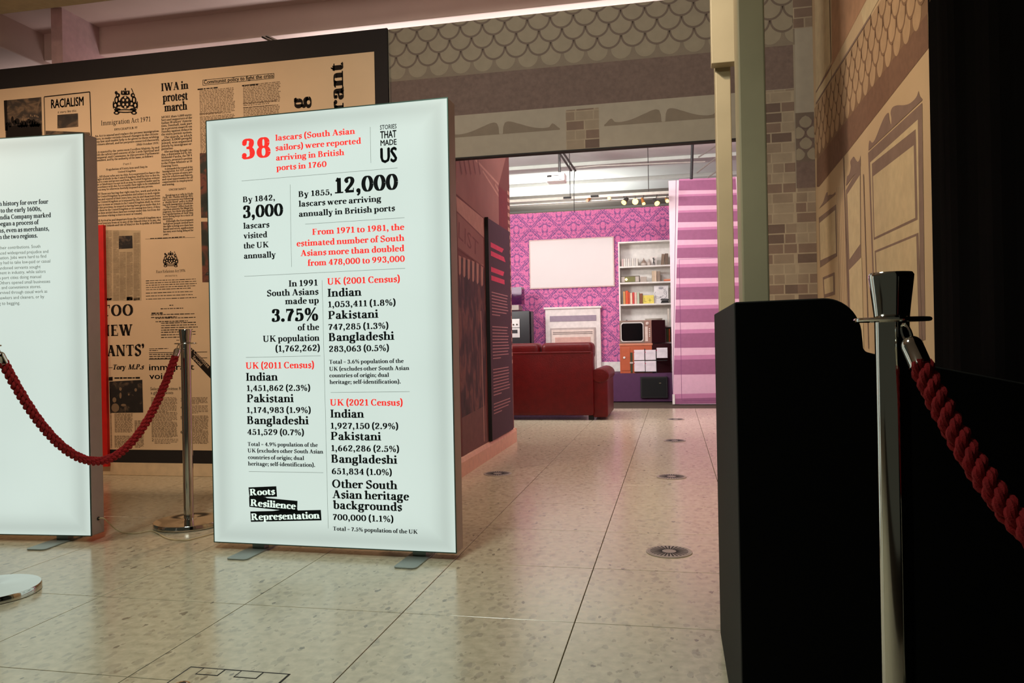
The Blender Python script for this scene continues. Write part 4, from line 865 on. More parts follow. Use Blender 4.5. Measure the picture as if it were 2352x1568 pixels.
# ================================================================== LIGHTBOXES
LBW, LBH, LBZ, LBD = 1.172, 1.945, 0.031, 0.095
def lightbox(corner, rot, label):
    """corner: lower left front corner; rot: turn about it."""
    t = thing('lightbox', corner, label, 'lightbox', None)
    fr = MB().box(0, LBW, 0.004, LBD, 0, LBH).build('frame', ALU, t, loc=(0, 0, 0), bev=0.004)
    fc = MB()
    n = 14                                            # fabric face, faintly bowed at the edges
    fc.box(0.004, LBW - 0.004, 0, 0.004, 0.004, LBH - 0.004)
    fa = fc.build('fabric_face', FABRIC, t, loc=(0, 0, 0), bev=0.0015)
    ed = MB()
    for x0_, x1_, z0_, z1_ in ((0, 0.004, 0, LBH), (LBW - 0.004, LBW, 0, LBH), (0.004, LBW - 0.004, 0, 0.004), (0.004, LBW - 0.004, LBH - 0.004, LBH)): ed.box(x0_, x1_, -0.001, 0.004, z0_, z1_)
    ed.build('edge_bead', mat('bead_metal', (70, 96, 88), rough=0.4, metal=0.6), t, loc=(0, 0, 0))
    for x in (0.16, LBW - 0.23):                      # flat steel feet, rounded nose
        ft_ = MB(); w_ = 0.1; L = 0.42
        pts = [(x, 0.26), (x, -0.13)]; 
        for k in range(7): a_ = math.pi + (math.pi / 2) * k / 6; pts.append((x + 0.02 + 0.02 * math.cos(a_), -0.13 + 0.02 * math.sin(a_)))
        for k in range(7): a_ = 1.5 * math.pi + (math.pi / 2) * k / 6; pts.append((x + w_ - 0.02 + 0.02 * math.cos(a_), -0.13 + 0.02 * math.sin(a_)))
        pts += [(x + w_, -0.13), (x + w_, 0.26)]
        ft_.hexa([(a_, b2_, -LBZ + 0.001) for a_, b2_ in pts], (0, 0, 0.005))
        ft_.box(x + 0.02, x + w_ - 0.02, 0.03, 0.07, -LBZ + 0.005, 0.0)
        ft_.build('foot', mat('foot_steel', (150, 158, 152), rough=0.4, metal=0.5), t, loc=(0, 0, 0))
    t.rotation_euler = (0, 0, rot)
    return t
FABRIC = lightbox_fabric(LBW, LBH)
c1 = Vector((-2.093, 3.222, LBZ)); r1 = math.atan2(3.187 - 3.222, -0.922 + 2.093)
lb1 = lightbox(c1, r1, 'large lit white census sign on feet, red and black figures, nearest the opening')
u1 = Vector((math.cos(r1), math.sin(r1), 0)); P1 = Plane(c1, u1)
r2 = math.atan2(0.062, 1.0); c2 = Vector((-2.763, 3.246, LBZ)) - Vector((math.cos(r2), math.sin(r2), 0)) * LBW
lb2 = lightbox(c2, r2, 'lit white text panel on feet cut by the left edge of the photo')
P2 = Plane(c2, Vector((math.cos(r2), math.sin(r2), 0)))
def place(pr, name, m, lb, c, r):
    """Printing built in world space, then moved into its lightbox's frame."""
    o = pr.mb.build(name, m, None, fix=False)
    M_ = (Matrix.Translation(c) @ Matrix.Rotation(r, 4, 'Z')).inverted()
    o.data.transform(M_); o.parent = lb; o.data.update(); return o
def block(name, m, items, pl=P1, lb=lb1, c=c1, r=r1):
    for it in items:
        kw = it[-1] if isinstance(it[-1], dict) else {}
        args = it[:-1] if kw else it
        p = Print(pl, 0.0012); p.text(*args, **kw); place(p, name, m, lb, c, r)
block('large_numeral', REDINK, [('38', 555.4, 365.4, 622.2, 46, dict(font=HEAVY))])
block('heading_text', REDINK, [('lascars (South Asian', 632.6, 323.3, 815.9, 13.2), ('sailors) were reported', 633.2, 346.3, 829.9, 13.2), ('arriving in British', 634.3, 368.8, 791.2, 13.2), ('ports in 1760', 634.9, 391.8, 750.5, 13.2)])
block('logo_lettering', INK, [('STORIES', 873.1, 298, 911, 10.8, dict(sans=0.014)), ('THAT', 874, 318.2, 910.5, 17.3, dict(sans=0.03)), ('MADE', 874.6, 335, 911, 13.5, dict(sans=0.026)), ('US', 875.4, 373.8, 911.3, 35, dict(sans=0.045))])
block('statistic_text', INK, [('By 1842,', 558.2, 464.7, 631.8, 13), ('lascars', 559.1, 525.4, 619.4, 13.2), ('visited', 559.6, 547.8, 614.4, 13.2), ('the UK', 560.2, 570.8, 617.7, 13.2), ('annually', 560.5, 594.1, 634, 13.2)])
block('large_numeral', INK, [('3,000', 558.2, 500.7, 650.9, 28.5, dict(font=HEAVY))])
block('large_numeral', INK, [('12,000', 769.6, 444.5, 914.7, 36, dict(font=HEAVY))])
block('statistic_text', INK, [('By 1855,', 685.9, 452.4, 762.6, 13), ('lascars were arriving', 686.2, 474.8, 875.9, 13.2), ('annually in British ports', 686.8, 497.9, 907.7, 13.2)])
block('statistic_text', REDINK, [('From 1971 to 1981, the', 717.6, 539.4, 929.3, 13.8), ('estimated number of South', 681.7, 565.8, 929.3, 13.8), ('Asians more than doubled', 690.7, 588.2, 929.3, 13.8), ('from 478,000 to 993,000', 707, 610.7, 930.1, 13.8)])
block('statistic_text', INK, [('In 1991', 663.7, 658.2, 730, 14.3), ('South Asians', 613.4, 680.4, 732, 14.3), ('made up', 655, 698.7, 732.6, 14.3), ('of the', 684.1, 758.7, 733.8, 14.3), ('UK population', 604.5, 785, 734.3, 14.3), ('(1,762,262)', 633.1, 807.4, 735.1, 14.3)])
block('large_numeral', INK, [('3.75%', 624.1, 738.5, 731.3, 29, dict(font=HEAVY))])
block('census_heading', REDINK, [('UK (2001 Census)', 752.2, 653.6, 918.8, 14.6)])
block('census_list', INK, [('Indian', 753, 681.6, 830.8, 18.4), ('1,053,411 (1.8%)', 754.2, 705.9, 909, 14), ('Pakistani', 754.2, 732.7, 869.5, 18.4), ('747,285 (1.3%)', 755, 757.7, 892.5, 14), ('Bangladeshi', 755.5, 783.2, 906, 18.4), ('283,063 (0.5%)', 756, 807.9, 893.8, 14)])
block('footnote_text', INK, [('Total = 3.6% population of the', 756.3, 835.2, 927.7, 9), ('UK (excludes other South Asian', 756.8, 851.3, 940.5, 9), ('countries of origin; dual', 756.8, 866.3, 893.8, 9), ('heritage; self-identification).', 757.3, 881.4, 920.6, 9)])
block('census_heading', REDINK, [('UK (2021 Census)', 758.6, 931.1, 925.2, 14.6)])
block('census_heading', REDINK, [('UK (2011 Census)', 564.9, 846.7, 721.8, 14.6)])
block('census_list', INK, [('Indian', 565.5, 874.2, 638.7, 18), ('1,451,862 (2.3%)', 567.5, 897.7, 712.9, 13.5), ('Pakistani', 567.5, 923.5, 675.2, 18), ('1,174,983 (1.9%)', 567.5, 947.7, 714.2, 13.5), ('Bangladeshi', 568, 973.4, 709.6, 18), ('451,529 (0.7%)', 568.5, 998.1, 698.6, 13.5)])
block('footnote_text', INK, [('Total = 4.9% population of the', 569.3, 1023.6, 730.5, 8.7), ('UK (excludes other South Asian', 569.3, 1038.4, 742.8, 8.7), ('countries of origin; dual', 569.8, 1053.7, 698.9, 8.7), ('heritage; self-identification).', 569.8, 1068.5, 724.1, 8.7)])
block('census_list', INK, [('Indian', 759.3, 958.6, 836.6, 18.4), ('1,927,150 (2.9%)', 760.1, 984.1, 915, 14), ('Pakistani', 760.1, 1009.8, 875.9, 18.4), ('1,662,286 (2.5%)', 761.4, 1035.4, 917, 14), ('Bangladeshi', 761.4, 1061.9, 912.9, 18.4), ('651,834 (1.0%)', 762.4, 1088.2, 900.4, 14),
                           ('Other South', 763.2, 1119.3, 913.2, 18.6), ('Asian heritage', 763.9, 1143.5, 940.5, 18.6), ('backgrounds', 765, 1167.8, 923.9, 18.6), ('700,000 (1.1%)', 765.2, 1193.5, 904, 14)])
block('footnote_text', INK, [('Total = 7.5% population of the UK', 765.2, 1217.5, 959.6, 9)])
p = Print(P1, 0.0012)
for a in ((850.7, 291.6, 852.2, 374.4), (555.4, 415.6, 913.3, 385.6), (666.6, 423.5, 669.9, 612.9), (701.4, 514.7, 929.3, 499.8), (561.6, 634.5, 931, 616), (565, 820.7, 736.4, 816.8), (740.2, 643.4, 754.2, 1213), (759.8, 901, 941.2, 899), (571.8, 1082.3, 742.8, 1085.1)): p.line(*a, 0.0013)
place(p, 'divider_line', GREYINK, lb1, c1, r1)
def z8(x, y): return (480 + x / 3.92, 930 + y / 3.92)
p = Print(P1, 0.0010)
p.pxpoly([z8(357, 740), z8(607, 730), z8(614, 824), z8(365, 832)]); p.pxpoly([z8(362, 828), z8(510, 828), z8(520, 836), z8(798, 862), z8(795, 947), z8(640, 945), z8(365, 915)]); p.pxpoly([z8(373, 957), z8(1008, 943), z8(1014, 1037), z8(378, 1050)]); p.pxpoly([z8(640, 944), z8(800, 940), z8(800, 960), z8(500, 962)])
place(p, 'wordmark_block', INK, lb1, c1, r1)
WHI = emis('white_backlit_ink', (210, 226, 218), 0.9)
p = Print(P1, 0.0018)
p.text('Roots', *z8(370, 812), z8(598, 0)[0], 14.5, yr=z8(0, 804)[1], font=HEAVY); p.text('Resilience', *z8(375, 905), z8(785, 0)[0], 15, yr=z8(0, 938)[1], font=HEAVY); p.text('Representation', *z8(383, 1035), z8(1000, 0)[0], 15, yr=z8(0, 1020)[1], font=HEAVY)
place(p, 'wordmark_lettering', WHI, lb1, c1, r1)
k2 = dict(pl=P2, lb=lb2, c=c2, r=r2)
block('intro_text', INK, [('h history for over four', -2, 473, 111.5, 10.2), ('to the early 1600s,', 2, 488.4, 95, 10.2), ('India Company marked', -3, 504.2, 117.6, 10.2), ('began a process of', -5, 519, 89.8, 10.2), ('ns, even as merchants,', -3, 534.3, 113, 10.2), ('n the two regions.', -2, 549.1, 86.7, 10.2)], **k2)
GI = mat('grey_backlit_ink', (120, 136, 132), rough=0.8)
block('body_text', GI, [(t_, -2, y_, x_, 7.6, dict(sans=0.0)) for t_, y_, x_ in (('their contributions. South', 572.6, 93.1), ('aced widespread prejudice and', 584.8, 111.5), ('nation. Jobs were hard to find', 595.6, 106.4), ('ey had to take low-paid or casual', 607, 116), ('andoned servants sought', 619, 93.6), ('ment in industry, while sailors', 630, 105),
      ('n port cities doing manual', 641.5, 94.9), ('Others opened small businesses', 653, 115.6), ('s and convenience stores.', 664, 94.4), ('urvived through casual work as', 675.4, 109), ('hawkers and cleaners, or by', 687.4, 102), ('g to begging.', 700.2, 46.4))], **k2)
# cable socket on the side of the left lightbox
cs = MB().lathe([(0.009, 0), (0.009, 0.003), (0.005, 0.004)], 14)
cs = cs.build('cable_socket', BLACKP, lb2, loc=(0, 0, 0)); cs.location = (LBW, 0.05, 0.075); cs.rotation_euler = (0, math.pi / 2, 0)
pr_ = Vector((math.cos(r2), math.sin(r2), 0)); nn_ = Vector((-math.sin(r2), math.cos(r2), 0))
s0 = c2 + pr_ * (LBW + 0.004) + nn_ * 0.05 + Vector((0, 0, 0.075))
def smooth(pts, k=8):
    pts = [Vector(p) for p in pts]; out = []
    for i in range(len(pts) - 1):
        p0, p1, p2, p3 = pts[max(i - 1, 0)], pts[i], pts[i + 1], pts[min(i + 2, len(pts) - 1)]
        for j in range(k):
            t = j / k; out.append(0.5 * ((2 * p1) + (p2 - p0) * t + (2 * p0 - 5 * p1 + 4 * p2 - p3) * t * t + (3 * p1 - p0 - 3 * p2 + p3) * t ** 3))
    out.append(pts[-1]); return out
def zc(x, y, z=0.005): return atZ(x, y, z)
cb_ = MB().tube(smooth([s0, s0 + Vector((0.03, 0.0, 0.0)), zc(262, 1212, 0.03), zc(285, 1223), zc(315, 1224), zc(350, 1219), zc(385, 1236, 0.005), zc(425, 1240), zc(446, 1236), zc(500, 1222, 0.005), zc(540, 1216, 0.005)]), 0.003, 8)
tag(cb_.build('power_cable', mat('cream_cable', (206, 190, 150), rough=0.5), smooth=True), 'thin cream cable from the left lightbox curling over the floor', 'cable')

# ================================================================== BARRIER POSTS AND ROPES
def stanchion(loc, label):
    t = thing('barrier_post', loc, label, 'barrier post')
    MB().lathe([(0.165, 0.0), (0.175, 0.003), (0.175, 0.024), (0.172, 0.028), (0.05, 0.033), (0.036, 0.036), (0.026, 0.04)], 64).build('base', BRUSH if False else CHROME, t, loc=(0, 0, 0), smooth=True)
    MB().lathe([(0.0255, 0.036), (0.0255, 0.957)], 40).build('pole', CHROME, t, loc=(0, 0, 0), smooth=True)
    MB().lathe([(0.026, 0.955), (0.0265, 0.962), (0.029, 0.985), (0.033, 1.018), (0.0335, 1.024), (0.031, 1.028)], 40).build('flared_cap', CHROME, t, loc=(0, 0, 0), smooth=True)
    rg = MB()                                        # ring plate with four slots, on a collar
    ring = [(0.054 * math.cos(a), 0.054 * math.sin(a), 0.953) for a in [2 * math.pi * i / 40 for i in range(40)]]
    rg.tube(ring, 0.0035, 8, closed=True)
    for k in range(4):
        a = math.pi / 2 * k + 0.4
        rg.tube([(0.024 * math.cos(a), 0.024 * math.sin(a), 0.953), (0.053 * math.cos(a), 0.053 * math.sin(a), 0.953)], 0.0035, 6)
    rg.build('ring_plate', CHROME, t, loc=(0, 0, 0), smooth=True)
    return t
SA = (-2.510, 3.645, 0); SB = (-2.585, 2.50, 0); SC_ = (0.342, 1.338, 0); SD = (0.66, 0.62, 0)
stanchion(SA, 'chrome barrier post standing between the two lightboxes')
stanchion(SB, 'chrome barrier post whose round base shows at the lower left edge')
stanchion(SC_, 'nearest chrome barrier post in front of the black counter')
stanchion(SD, 'chrome barrier post by the black drape, end of the right rope')
def rope(A, B, sag, r, label, pitch=0.075, plies=3, strands=3):
    A, B = Vector(A), Vector(B); t = thing('barrier_rope', (A + B) / 2 + Vector((0, 0, -sag)), label, 'rope')
    n = 400; cl = []
    for i in range(n + 1):
        s = i / n; p = A.lerp(B, s); p.z -= sag * 4 * s * (1 - s); cl.append(p)
    L = [0.0]
    for i in range(n): L.append(L[-1] + (cl[i + 1] - cl[i]).length)
    tot = L[-1]; fer = 0.045; lo = next(i for i in range(n) if L[i] > fer + .012); hi = next(i for i in range(n) if L[i] > tot - fer - .012)
    M_ = MB(); step = 0.0045; m = int((L[hi] - L[lo]) / step); pts = []; j = lo
    for i in range(m + 1):
        d = L[lo] + (L[hi] - L[lo]) * i / m
        while j < n - 1 and L[j + 1] < d: j += 1
        f = (d - L[j]) / (L[j + 1] - L[j]); pts.append((cl[j].lerp(cl[j + 1], f), (cl[j + 1] - cl[j]).normalized(), d))
    side = (B - A).cross(Vector((0, 0, 1))).normalized()
    for s in range(strands):
        for q in range(plies):
            path = []
            for p, tn, d in pts:
                x = side; y = tn.cross(x).normalized()
                a = 2 * math.pi * (d / pitch + s / strands); b = -2 * math.pi * (d / (pitch * .42) + q / plies)
                c = p + (x * math.cos(a) + y * math.sin(a)) * r * 0.50
                c = c + (x * math.cos(a + b) + y * math.sin(a + b)) * r * 0.23
                path.append(c)
            M_.tube(path, r * 0.29, 7)
    M_.build('twisted_rope', mat('red_rope', (146, 3, 10), rough=0.85, var=0.15, scale=90, bump=0.4), t, smooth=True)
    core = MB().tube([p for p, _, _ in pts[::6]], r * 0.5, 6); core.build('rope_core', mat('rope_core_red', (110, 4, 12), rough=0.9), t, smooth=True)
    for e, sgn in ((0, 1), (n, -1)):                 # chrome ferrule, eye and hook at both ends
        P0 = cl[e]; k = e + sgn * 3; d = (cl[e + sgn * 12] - P0).normalized()
        q = [(0.0, 0.014), (0.006, 0.0146), (0.012, 0.0165), (0.017, 0.0200), (0.0205, 0.0250), (0.0215, 0.031), (0.0215, fer + .016), (0.0222, fer + .017), (0.0222, fer + .019), (0.019, fer + .020)]
        fe = MB().tube([P0 + d * z for _, z in q], [max(rr, 0.002) * r * 0.84 / 0.0215 for rr, _ in q], 32)
        fe.build('ferrule', CHROME, t, smooth=True)
        hk = MB(); u = d; v = Vector((0, 0, 1)); v = (v - u * v.dot(u)).normalized()
        loop = [P0 + u * (0.008 - 0.016 * math.cos(2 * math.pi * i / 16)) + v * 0.008 * math.sin(2 * math.pi * i / 16) for i in range(16)]
        hk.tube(loop, 0.0026, 6, closed=True); hk.build('hook', CHROME, t, smooth=True)
def ring_point(S, T_, r=0.052, dz=-0.012):
    d = (Vector(T_) - Vector(S)); d.z = 0; d.normalize(); return Vector(S) + d * r + Vector((0, 0, 0.953 + dz))
rope(ring_point(SA, SB), ring_point(SB, SA), 0.515, 0.021, 'red twisted rope hanging in front of the left lightbox', 0.075)
rope((0.347, 1.286, 0.937), ring_point(SD, SC_), 0.31, 0.0185, 'dark red twisted rope hanging from the nearest post at right', 0.068)

# ================================================================== BLACK COUNTER AND POST FRAME
ct = thing('reception_counter', (0.55, 2.1, 0), 'black counter with rounded high end filling the lower right', 'counter')
prof = [(0.127, 0), (0.127, 1.004)]
for k in range(13):
    a = math.pi / 2 - (math.pi / 2) * k / 12; prof.append((0.305 + 0.072 * math.cos(a), 0.932 + 0.075 * math.sin(a)))
prof += [(0.379, 0.905), (0.384, 0.895), (0.430, 0.882), (0.85, 0.79), (0.85, 0)]
cm = MB(); cm.hexa([(x, 1.70, z) for x, z in prof], (0, 0.82, 0))
cm.build('counter_body', mat('black_laminate', (34, 34, 31), rough=0.75, var=0.1, scale=60, bump=0.15, spec=0.3), ct, bev=0.004)
cf = MB(); cf.hexa([(x + (.002 if x < .2 else -.001), 1.694, max(z - .003, 0)) for x, z in prof], (0, .006, 0)); cf.build('front_panel', mat('unlit_front_black', (9, 9, 9), rough=0.9, spec=0.1), ct)  # blacker sheet: shade of the unlit front is put into its colour
fr_ = thing('post_frame', (0.25, 3.1, 0), 'pale timber post frame rising behind the black counter', 'frame')
PAL = mat('pale_grey_paint', (168, 160, 132), rough=0.55, var=0.05, scale=6)
MB().box(0.217, 0.300, 2.56, 2.70, 0, 3.25).build('front_post', PAL, fr_, bev=0.006)
MB().box(0.212, 0.280, 3.70, 3.80, 0, 3.25).build('rear_post', PAL, fr_, bev=0.004)
MB().box(0.193, 0.36, 3.63, 3.70, 2.17, 3.25).build('header_board', PAL, fr_, bev=0.003)
MB().box(0.225, 0.285, 2.70, 3.63, 3.12, 3.2).build('top_rail', PAL, fr_, bev=0.003)

# ================================================================== FLOOR FITTINGS
vent_t = None
def make_vent(loc, label):
    t = thing('floor_vent', loc, label, 'floor vent')
    R_ = 0.099
    MB().lathe([(R_, 0.0005), (R_, 0.003), (R_ - 0.004, 0.0042), (R_ - 0.008, 0.0036)], 48).build('rim', mat('vent_grey', (168, 156, 146), rough=0.45, metal=0.2), t, loc=(0, 0, 0))
    MB().lathe([(R_ - 0.009, 0.0037), (R_ - 0.010, 0.0044)], 48).build('disc', mat('vent_disc_grey', (156, 146, 138), rough=0.45, metal=0.2), t, loc=(0, 0, 0))
    s = MB()
    for k in range(28):
        a = 2 * math.pi * k / 28; ca, sa = math.cos(a), math.sin(a); w_ = 0.0034; r0, r1_ = (0.030, 0.082)
        s.hexa([(r0 * ca - w_ * sa, r0 * sa + w_ * ca, 0.0044), (r0 * ca + w_ * sa, r0 * sa - w_ * ca, 0.0044), (r1_ * ca + w_ * sa, r1_ * sa - w_ * ca, 0.0044), (r1_ * ca - w_ * sa, r1_ * sa + w_ * ca, 0.0044)], (0, 0, 0.0004))
    s.build('slot', BLACKP, t, loc=(0, 0, 0)); return t
v0_ = make_vent((-0.036, 3.447, 0), 'round slotted floor vent nearest the camera')
for loc, lab in (((-0.030, 5.318, 0), 'round floor vent in the passage, second from the camera in the right line'), ((-0.006, 7.198, 0), 'round floor vent in the right line, level with the end of the passage wall'),
                 ((0.008, 9.09, 0), 'farthest round floor vent, between the sofa and the stair panel'), ((-1.230, 5.328, 0), 'round floor vent close to the peach skirting of the passage wall')):
    v_ = copy_tree(v0_); v_.location = loc; v_['label'] = lab
hb = thing('floor_box', (-1.235, 1.9, 0), 'square access hatch set in the floor at the bottom of the photo', 'floor hatch')
hx0, hx1, hy0, hy1 = -1.396, -1.080, 1.70, 2.022
MB().box(hx0, hx1, hy0, hy1, 0.0003, 0.0012).build('seam_frame', BLACKP, hb)
MB().box(hx0 + .005, hx1 - .005, hy0 + .005, hy1 - .007, 0.0005, 0.0017).build('lid', FLOORM, hb)
for xa in (hx0 + 0.045, hx0 + 0.165):
    MB().box(xa, xa + 0.072, hy1 - 0.048, hy1 - 0.004, 0.0012, 0.0021).build('flap_seam', BLACKP, hb)
    MB().box(xa + .004, xa + 0.068, hy1 - 0.044, hy1 - 0.008, 0.0014, 0.0025).build('flap', FLOORM, hb)
MB().lathe([(0.022, 0.002), (0.022, 0.004), (0.015, 0.0045), (0.012, 0.003)], 28, (-1.345, 1.905, 0)).build('lifting_ring', CHROME, hb)
MB().lathe([(0.012, 0.003), (0.012, 0.0046)], 20, (-1.345, 1.905, 0)).build('lock_recess', BLACKP, hb)

# ================================================================== FAR ROOM FURNISHINGS
pl = thing('plinth', (-1.9, 11.8, 0), 'long low dark purple plinth along the pink wall', 'plinth')
MB().box(-3.9, -0.02, 11.68, YF - 0.022, 0, 0.42).build('plinth_body', mat('aubergine_paint', (76, 34, 74), rough=0.6, var=0.06), pl, bev=0.004)
bb = thing('black_speaker_box', (-0.29, 11.67, 0.05), 'black square panel on the front of the purple plinth', 'speaker')
MB().box(-0.491, -0.097, 11.64, 11.679, 0.056, 0.369).build('cabinet', BLACKP, bb, bev=0.004); MB().box(-0.47, -0.118, 11.636, 11.64, 0.076, 0.349).build('grille', mat('black_mesh', (8, 8, 8), rough=0.9), bb)
MB().box(-0.22, -0.19, 11.632, 11.637, 0.27, 0.28).build('badge', CHROME, bb)

PF = Plane((0, YF, 0), (1, 0, 0))
# framed blank picture / projection board
pj = thing('projection_board', (-1.54, YF, 1.7), 'large blank white framed board on the pink damask wall', 'board')
x0_, x1_, z0_, z1_ = XF(-2.207), XF(-0.873), ZF(1.75), ZF(2.522)
MB().box(x0_, x1_, YF - 0.03, YF - 0.001, z0_, z1_).build('frame', mat('rosy_frame', (206, 176, 172), rough=0.5), pj, bev=0.004)
MB().box(x0_ + .02, x1_ - .02, YF - 0.034, YF - 0.03, z0_ + .02, z1_ - .02).build('board', mat('board_white', (222, 214, 212), rough=0.6, var=0.015, scale=2), pj)
# fireplace surround
fp = thing('fireplace_surround', (-1.53, YF, 0.42), 'white fireplace surround with a grey band behind the sofa', 'fireplace')
fx0, fx1, fz0, fz1 = XF(-1.958), XF(-1.097), 0.42, ZF(1.44)
MB().box(fx0, fx1, YF - 0.10, YF - 0.001, fz0, fz1).build('surround', mat('fire_white', (226, 216, 212), rough=0.5), fp, bev=0.006)
MB().box(fx0 - .02, fx1 + .02, YF - 0.13, YF - 0.001, fz1 - .02, fz1 + 0.012).build('mantel', mat('fire_white', (226, 216, 212)), fp, bev=0.004)
MB().box(fx0 + .075, fx1 - .065, YF - 0.108, YF - 0.10, 1.235, 1.325).build('grey_panel', mat('mauve_grey', (150, 132, 148), rough=0.6), fp)
MB().box(fx0 + .08, fx1 - .08, YF - 0.125, YF - 0.10, 0.42, 1.13).build('inner_frame', mat('fire_grey', (176, 160, 156), rough=0.5), fp, bev=0.005)
MB().box(fx0 + .105, fx1 - .105, YF - 0.135, YF - 0.125, 0.42, 1.10).build('inner_panel', mat('fire_cream', (222, 202, 192), rough=0.5), fp)
for z in (1.055, 1.03): MB().box(fx0 + .125, fx1 - .125, YF - 0.139, YF - 0.135, z, z + .01).build('slot', mat('fire_dark', (112, 96, 92)), fp)
MB().box(fx0 + .16, fx1 - .16, YF - 0.142, YF - 0.135, 0.55, 0.98).build('grille_panel', mat('fire_rose', (206, 160, 148), rough=0.5), fp)
# bookcase
bc = thing('bookcase', (-0.41, YF - .15, 0.42), 'tall white open bookcase beside the stair panel', 'bookcase')
BX0, BX1, BZ1, BY = XF(-0.795), 0.02, ZF(2.38), YF - 0.27
for x in (BX0, BX1 - .02): MB().box(x, x + .022, BY, YF - .001, 0.42, BZ1).build('side_panel', WHITEP, bc, bev=0.002)
MB().box(BX0, BX1, YF - .012, YF - .001, 0.42, BZ1).build('back_panel', WHITEP, bc)
MB().box(BX0, BX1, BY, YF - .001, BZ1 - .0, BZ1 + .025).build('top_board', WHITEP, bc, bev=0.002)
def shelfz(py): return atY(1480, py, BY).z
SZ = [shelfz(y) for y in (609.5, 647, 697, 748.5, 786)] + [0.44]
for z in SZ: MB().box(BX0 + .022, BX1 - .02, BY + .002, YF - .012, z - .025, z).build('shelf', WHITEP, bc, bev=0.002)
def bxp(px, z=1.5): return atY(px, 650, BY + .05).x - 0.0
def book(x, w_, z, h_, col, label, group, d=0.14, lean=0.0, name='book'):
    t = thing(name, (x + w_ / 2, BY + .03, z + 0.0005), label, 'book', group)
    m = mat('cover_%d_%d_%d' % col, col, rough=0.6)
    c = MB(); c.box(-w_ / 2, w_ / 2, 0, 0.003, 0, h_); c.box(-w_ / 2, -w_ / 2 + .002, 0, d, 0, h_); c.box(w_ / 2 - .002, w_ / 2, 0, d, 0, h_); c.build('cover', m, t, loc=(0, 0, 0))
    MB().box(-w_ / 2 + .002, w_ / 2 - .002, 0.003, d - .004, 0.003, h_ - .004).build('pages', mat('paper', (230, 222, 206), rough=0.8), t, loc=(0, 0, 0))
    t.rotation_euler = (0, lean, 0); return t
def books(x0, x1, z, specs, group, base_label):
    tot = sum(s[0] for s in specs); x = x0
    for i, (w_, h_, col, lab) in enumerate(specs):
        ww = w_ / tot * (x1 - x0); book(x, ww - .001, z, h_, col, lab, group); x += ww
sx = lambda px: atY(px, 680, BY + .03).x
g1 = 'pale books on the top shelf'
books(sx(1429), sx(1467), SZ[0], [(1, .115, (206, 176, 172), 'rosy book at the left end of the top shelf')] + [(1, .118 + .004 * (i % 2), ((222, 216, 206), (206, 202, 196))[i % 2], 'thin pale book in the row on the top shelf of the bookcase') for i in range(7)], g1, '')
g3 = 'upright books on the third shelf'
books(sx(1431), sx(1476), SZ[2], [(1, .2, (196, 150, 92), 'tan book at the left end of the third shelf'), (1.1, .21, (216, 84, 40), 'tall orange book, second from left on the third shelf'), (.7, .185, (200, 70, 40), 'short red-orange book beside the tall orange one'), (1, .175, (226, 196, 170), 'pale peach book mid row on the third shelf'),
      (.8, .18, (206, 60, 54), 'red book mid row on the third shelf'), (1, .178, (222, 184, 168), 'pink book after the red one on the third shelf'), (1, .18, (186, 196, 170), 'pale green book on the third shelf'), (1.3, .16, (128, 76, 46), 'brown book at the right end of the third shelf row')], g3, '')
book(sx(1519), 0.05, SZ[0], .17, (132, 110, 90), 'brown book leaning at the right of the top shelf', 'leaning brown books', lean=0.1)
book(sx(1528), 0.05, SZ[0], .175, (112, 92, 76), 'darker brown book against the right side of the top shelf', 'leaning brown books', lean=0.04)
book(sx(1498), 0.035, SZ[1], .165, (196, 176, 148), 'cream book standing on the second shelf', 'books on the second shelf'); book(sx(1503), 0.04, SZ[1], .165, (210, 186, 160), 'pale book standing second on the second shelf', 'books on the second shelf'); book(sx(1510), 0.05, SZ[1], .158, (146, 126, 110), 'grey-brown book standing on the second shelf', 'books on the second shelf')
for k, col in enumerate(((206, 104, 66), (220, 150, 120))):
    MB().box(sx(1512) + .03 + .008 * k, -0.012, BY + .02, BY + .026 + .15, SZ[1] + .0005 + k * .016, SZ[1] + .0160 + k * .016)
    tb = thing('book', (-0.1, BY + .08, SZ[1] + .001 + k * .017), ('orange book lying flat on the second shelf', 'peach book lying on the flat orange book')[k], 'book')
    MB().box(-0.03, 0.08, -.06, .07, 0, .016).build('cover', mat('flat_cover_%d' % k, col, rough=0.6), tb, loc=(0, 0, 0), bev=0.002)
book(sx(1431), 0.025, SZ[3], .09, (220, 200, 170), 'small cream book at the left of the fourth shelf', None); book(sx(1435), .02, SZ[3], .10, (60, 50, 60), 'thin dark book at the left of the fourth shelf', None, lean=.1)
books(sx(1525), sx(1538), SZ[4], [(1, .2, (196, 190, 180), 'pale book on the fifth shelf beside the television'), (1.2, .2, (92, 112, 60), 'green book on the fifth shelf beside the television'), (1, .2, (200, 90, 40), 'orange book on the fifth shelf beside the television')], 'books beside the television', '')
book(sx(1532), .03, SZ[3], .26, (214, 204, 190), 'tall white book at the right of the fourth shelf', None)
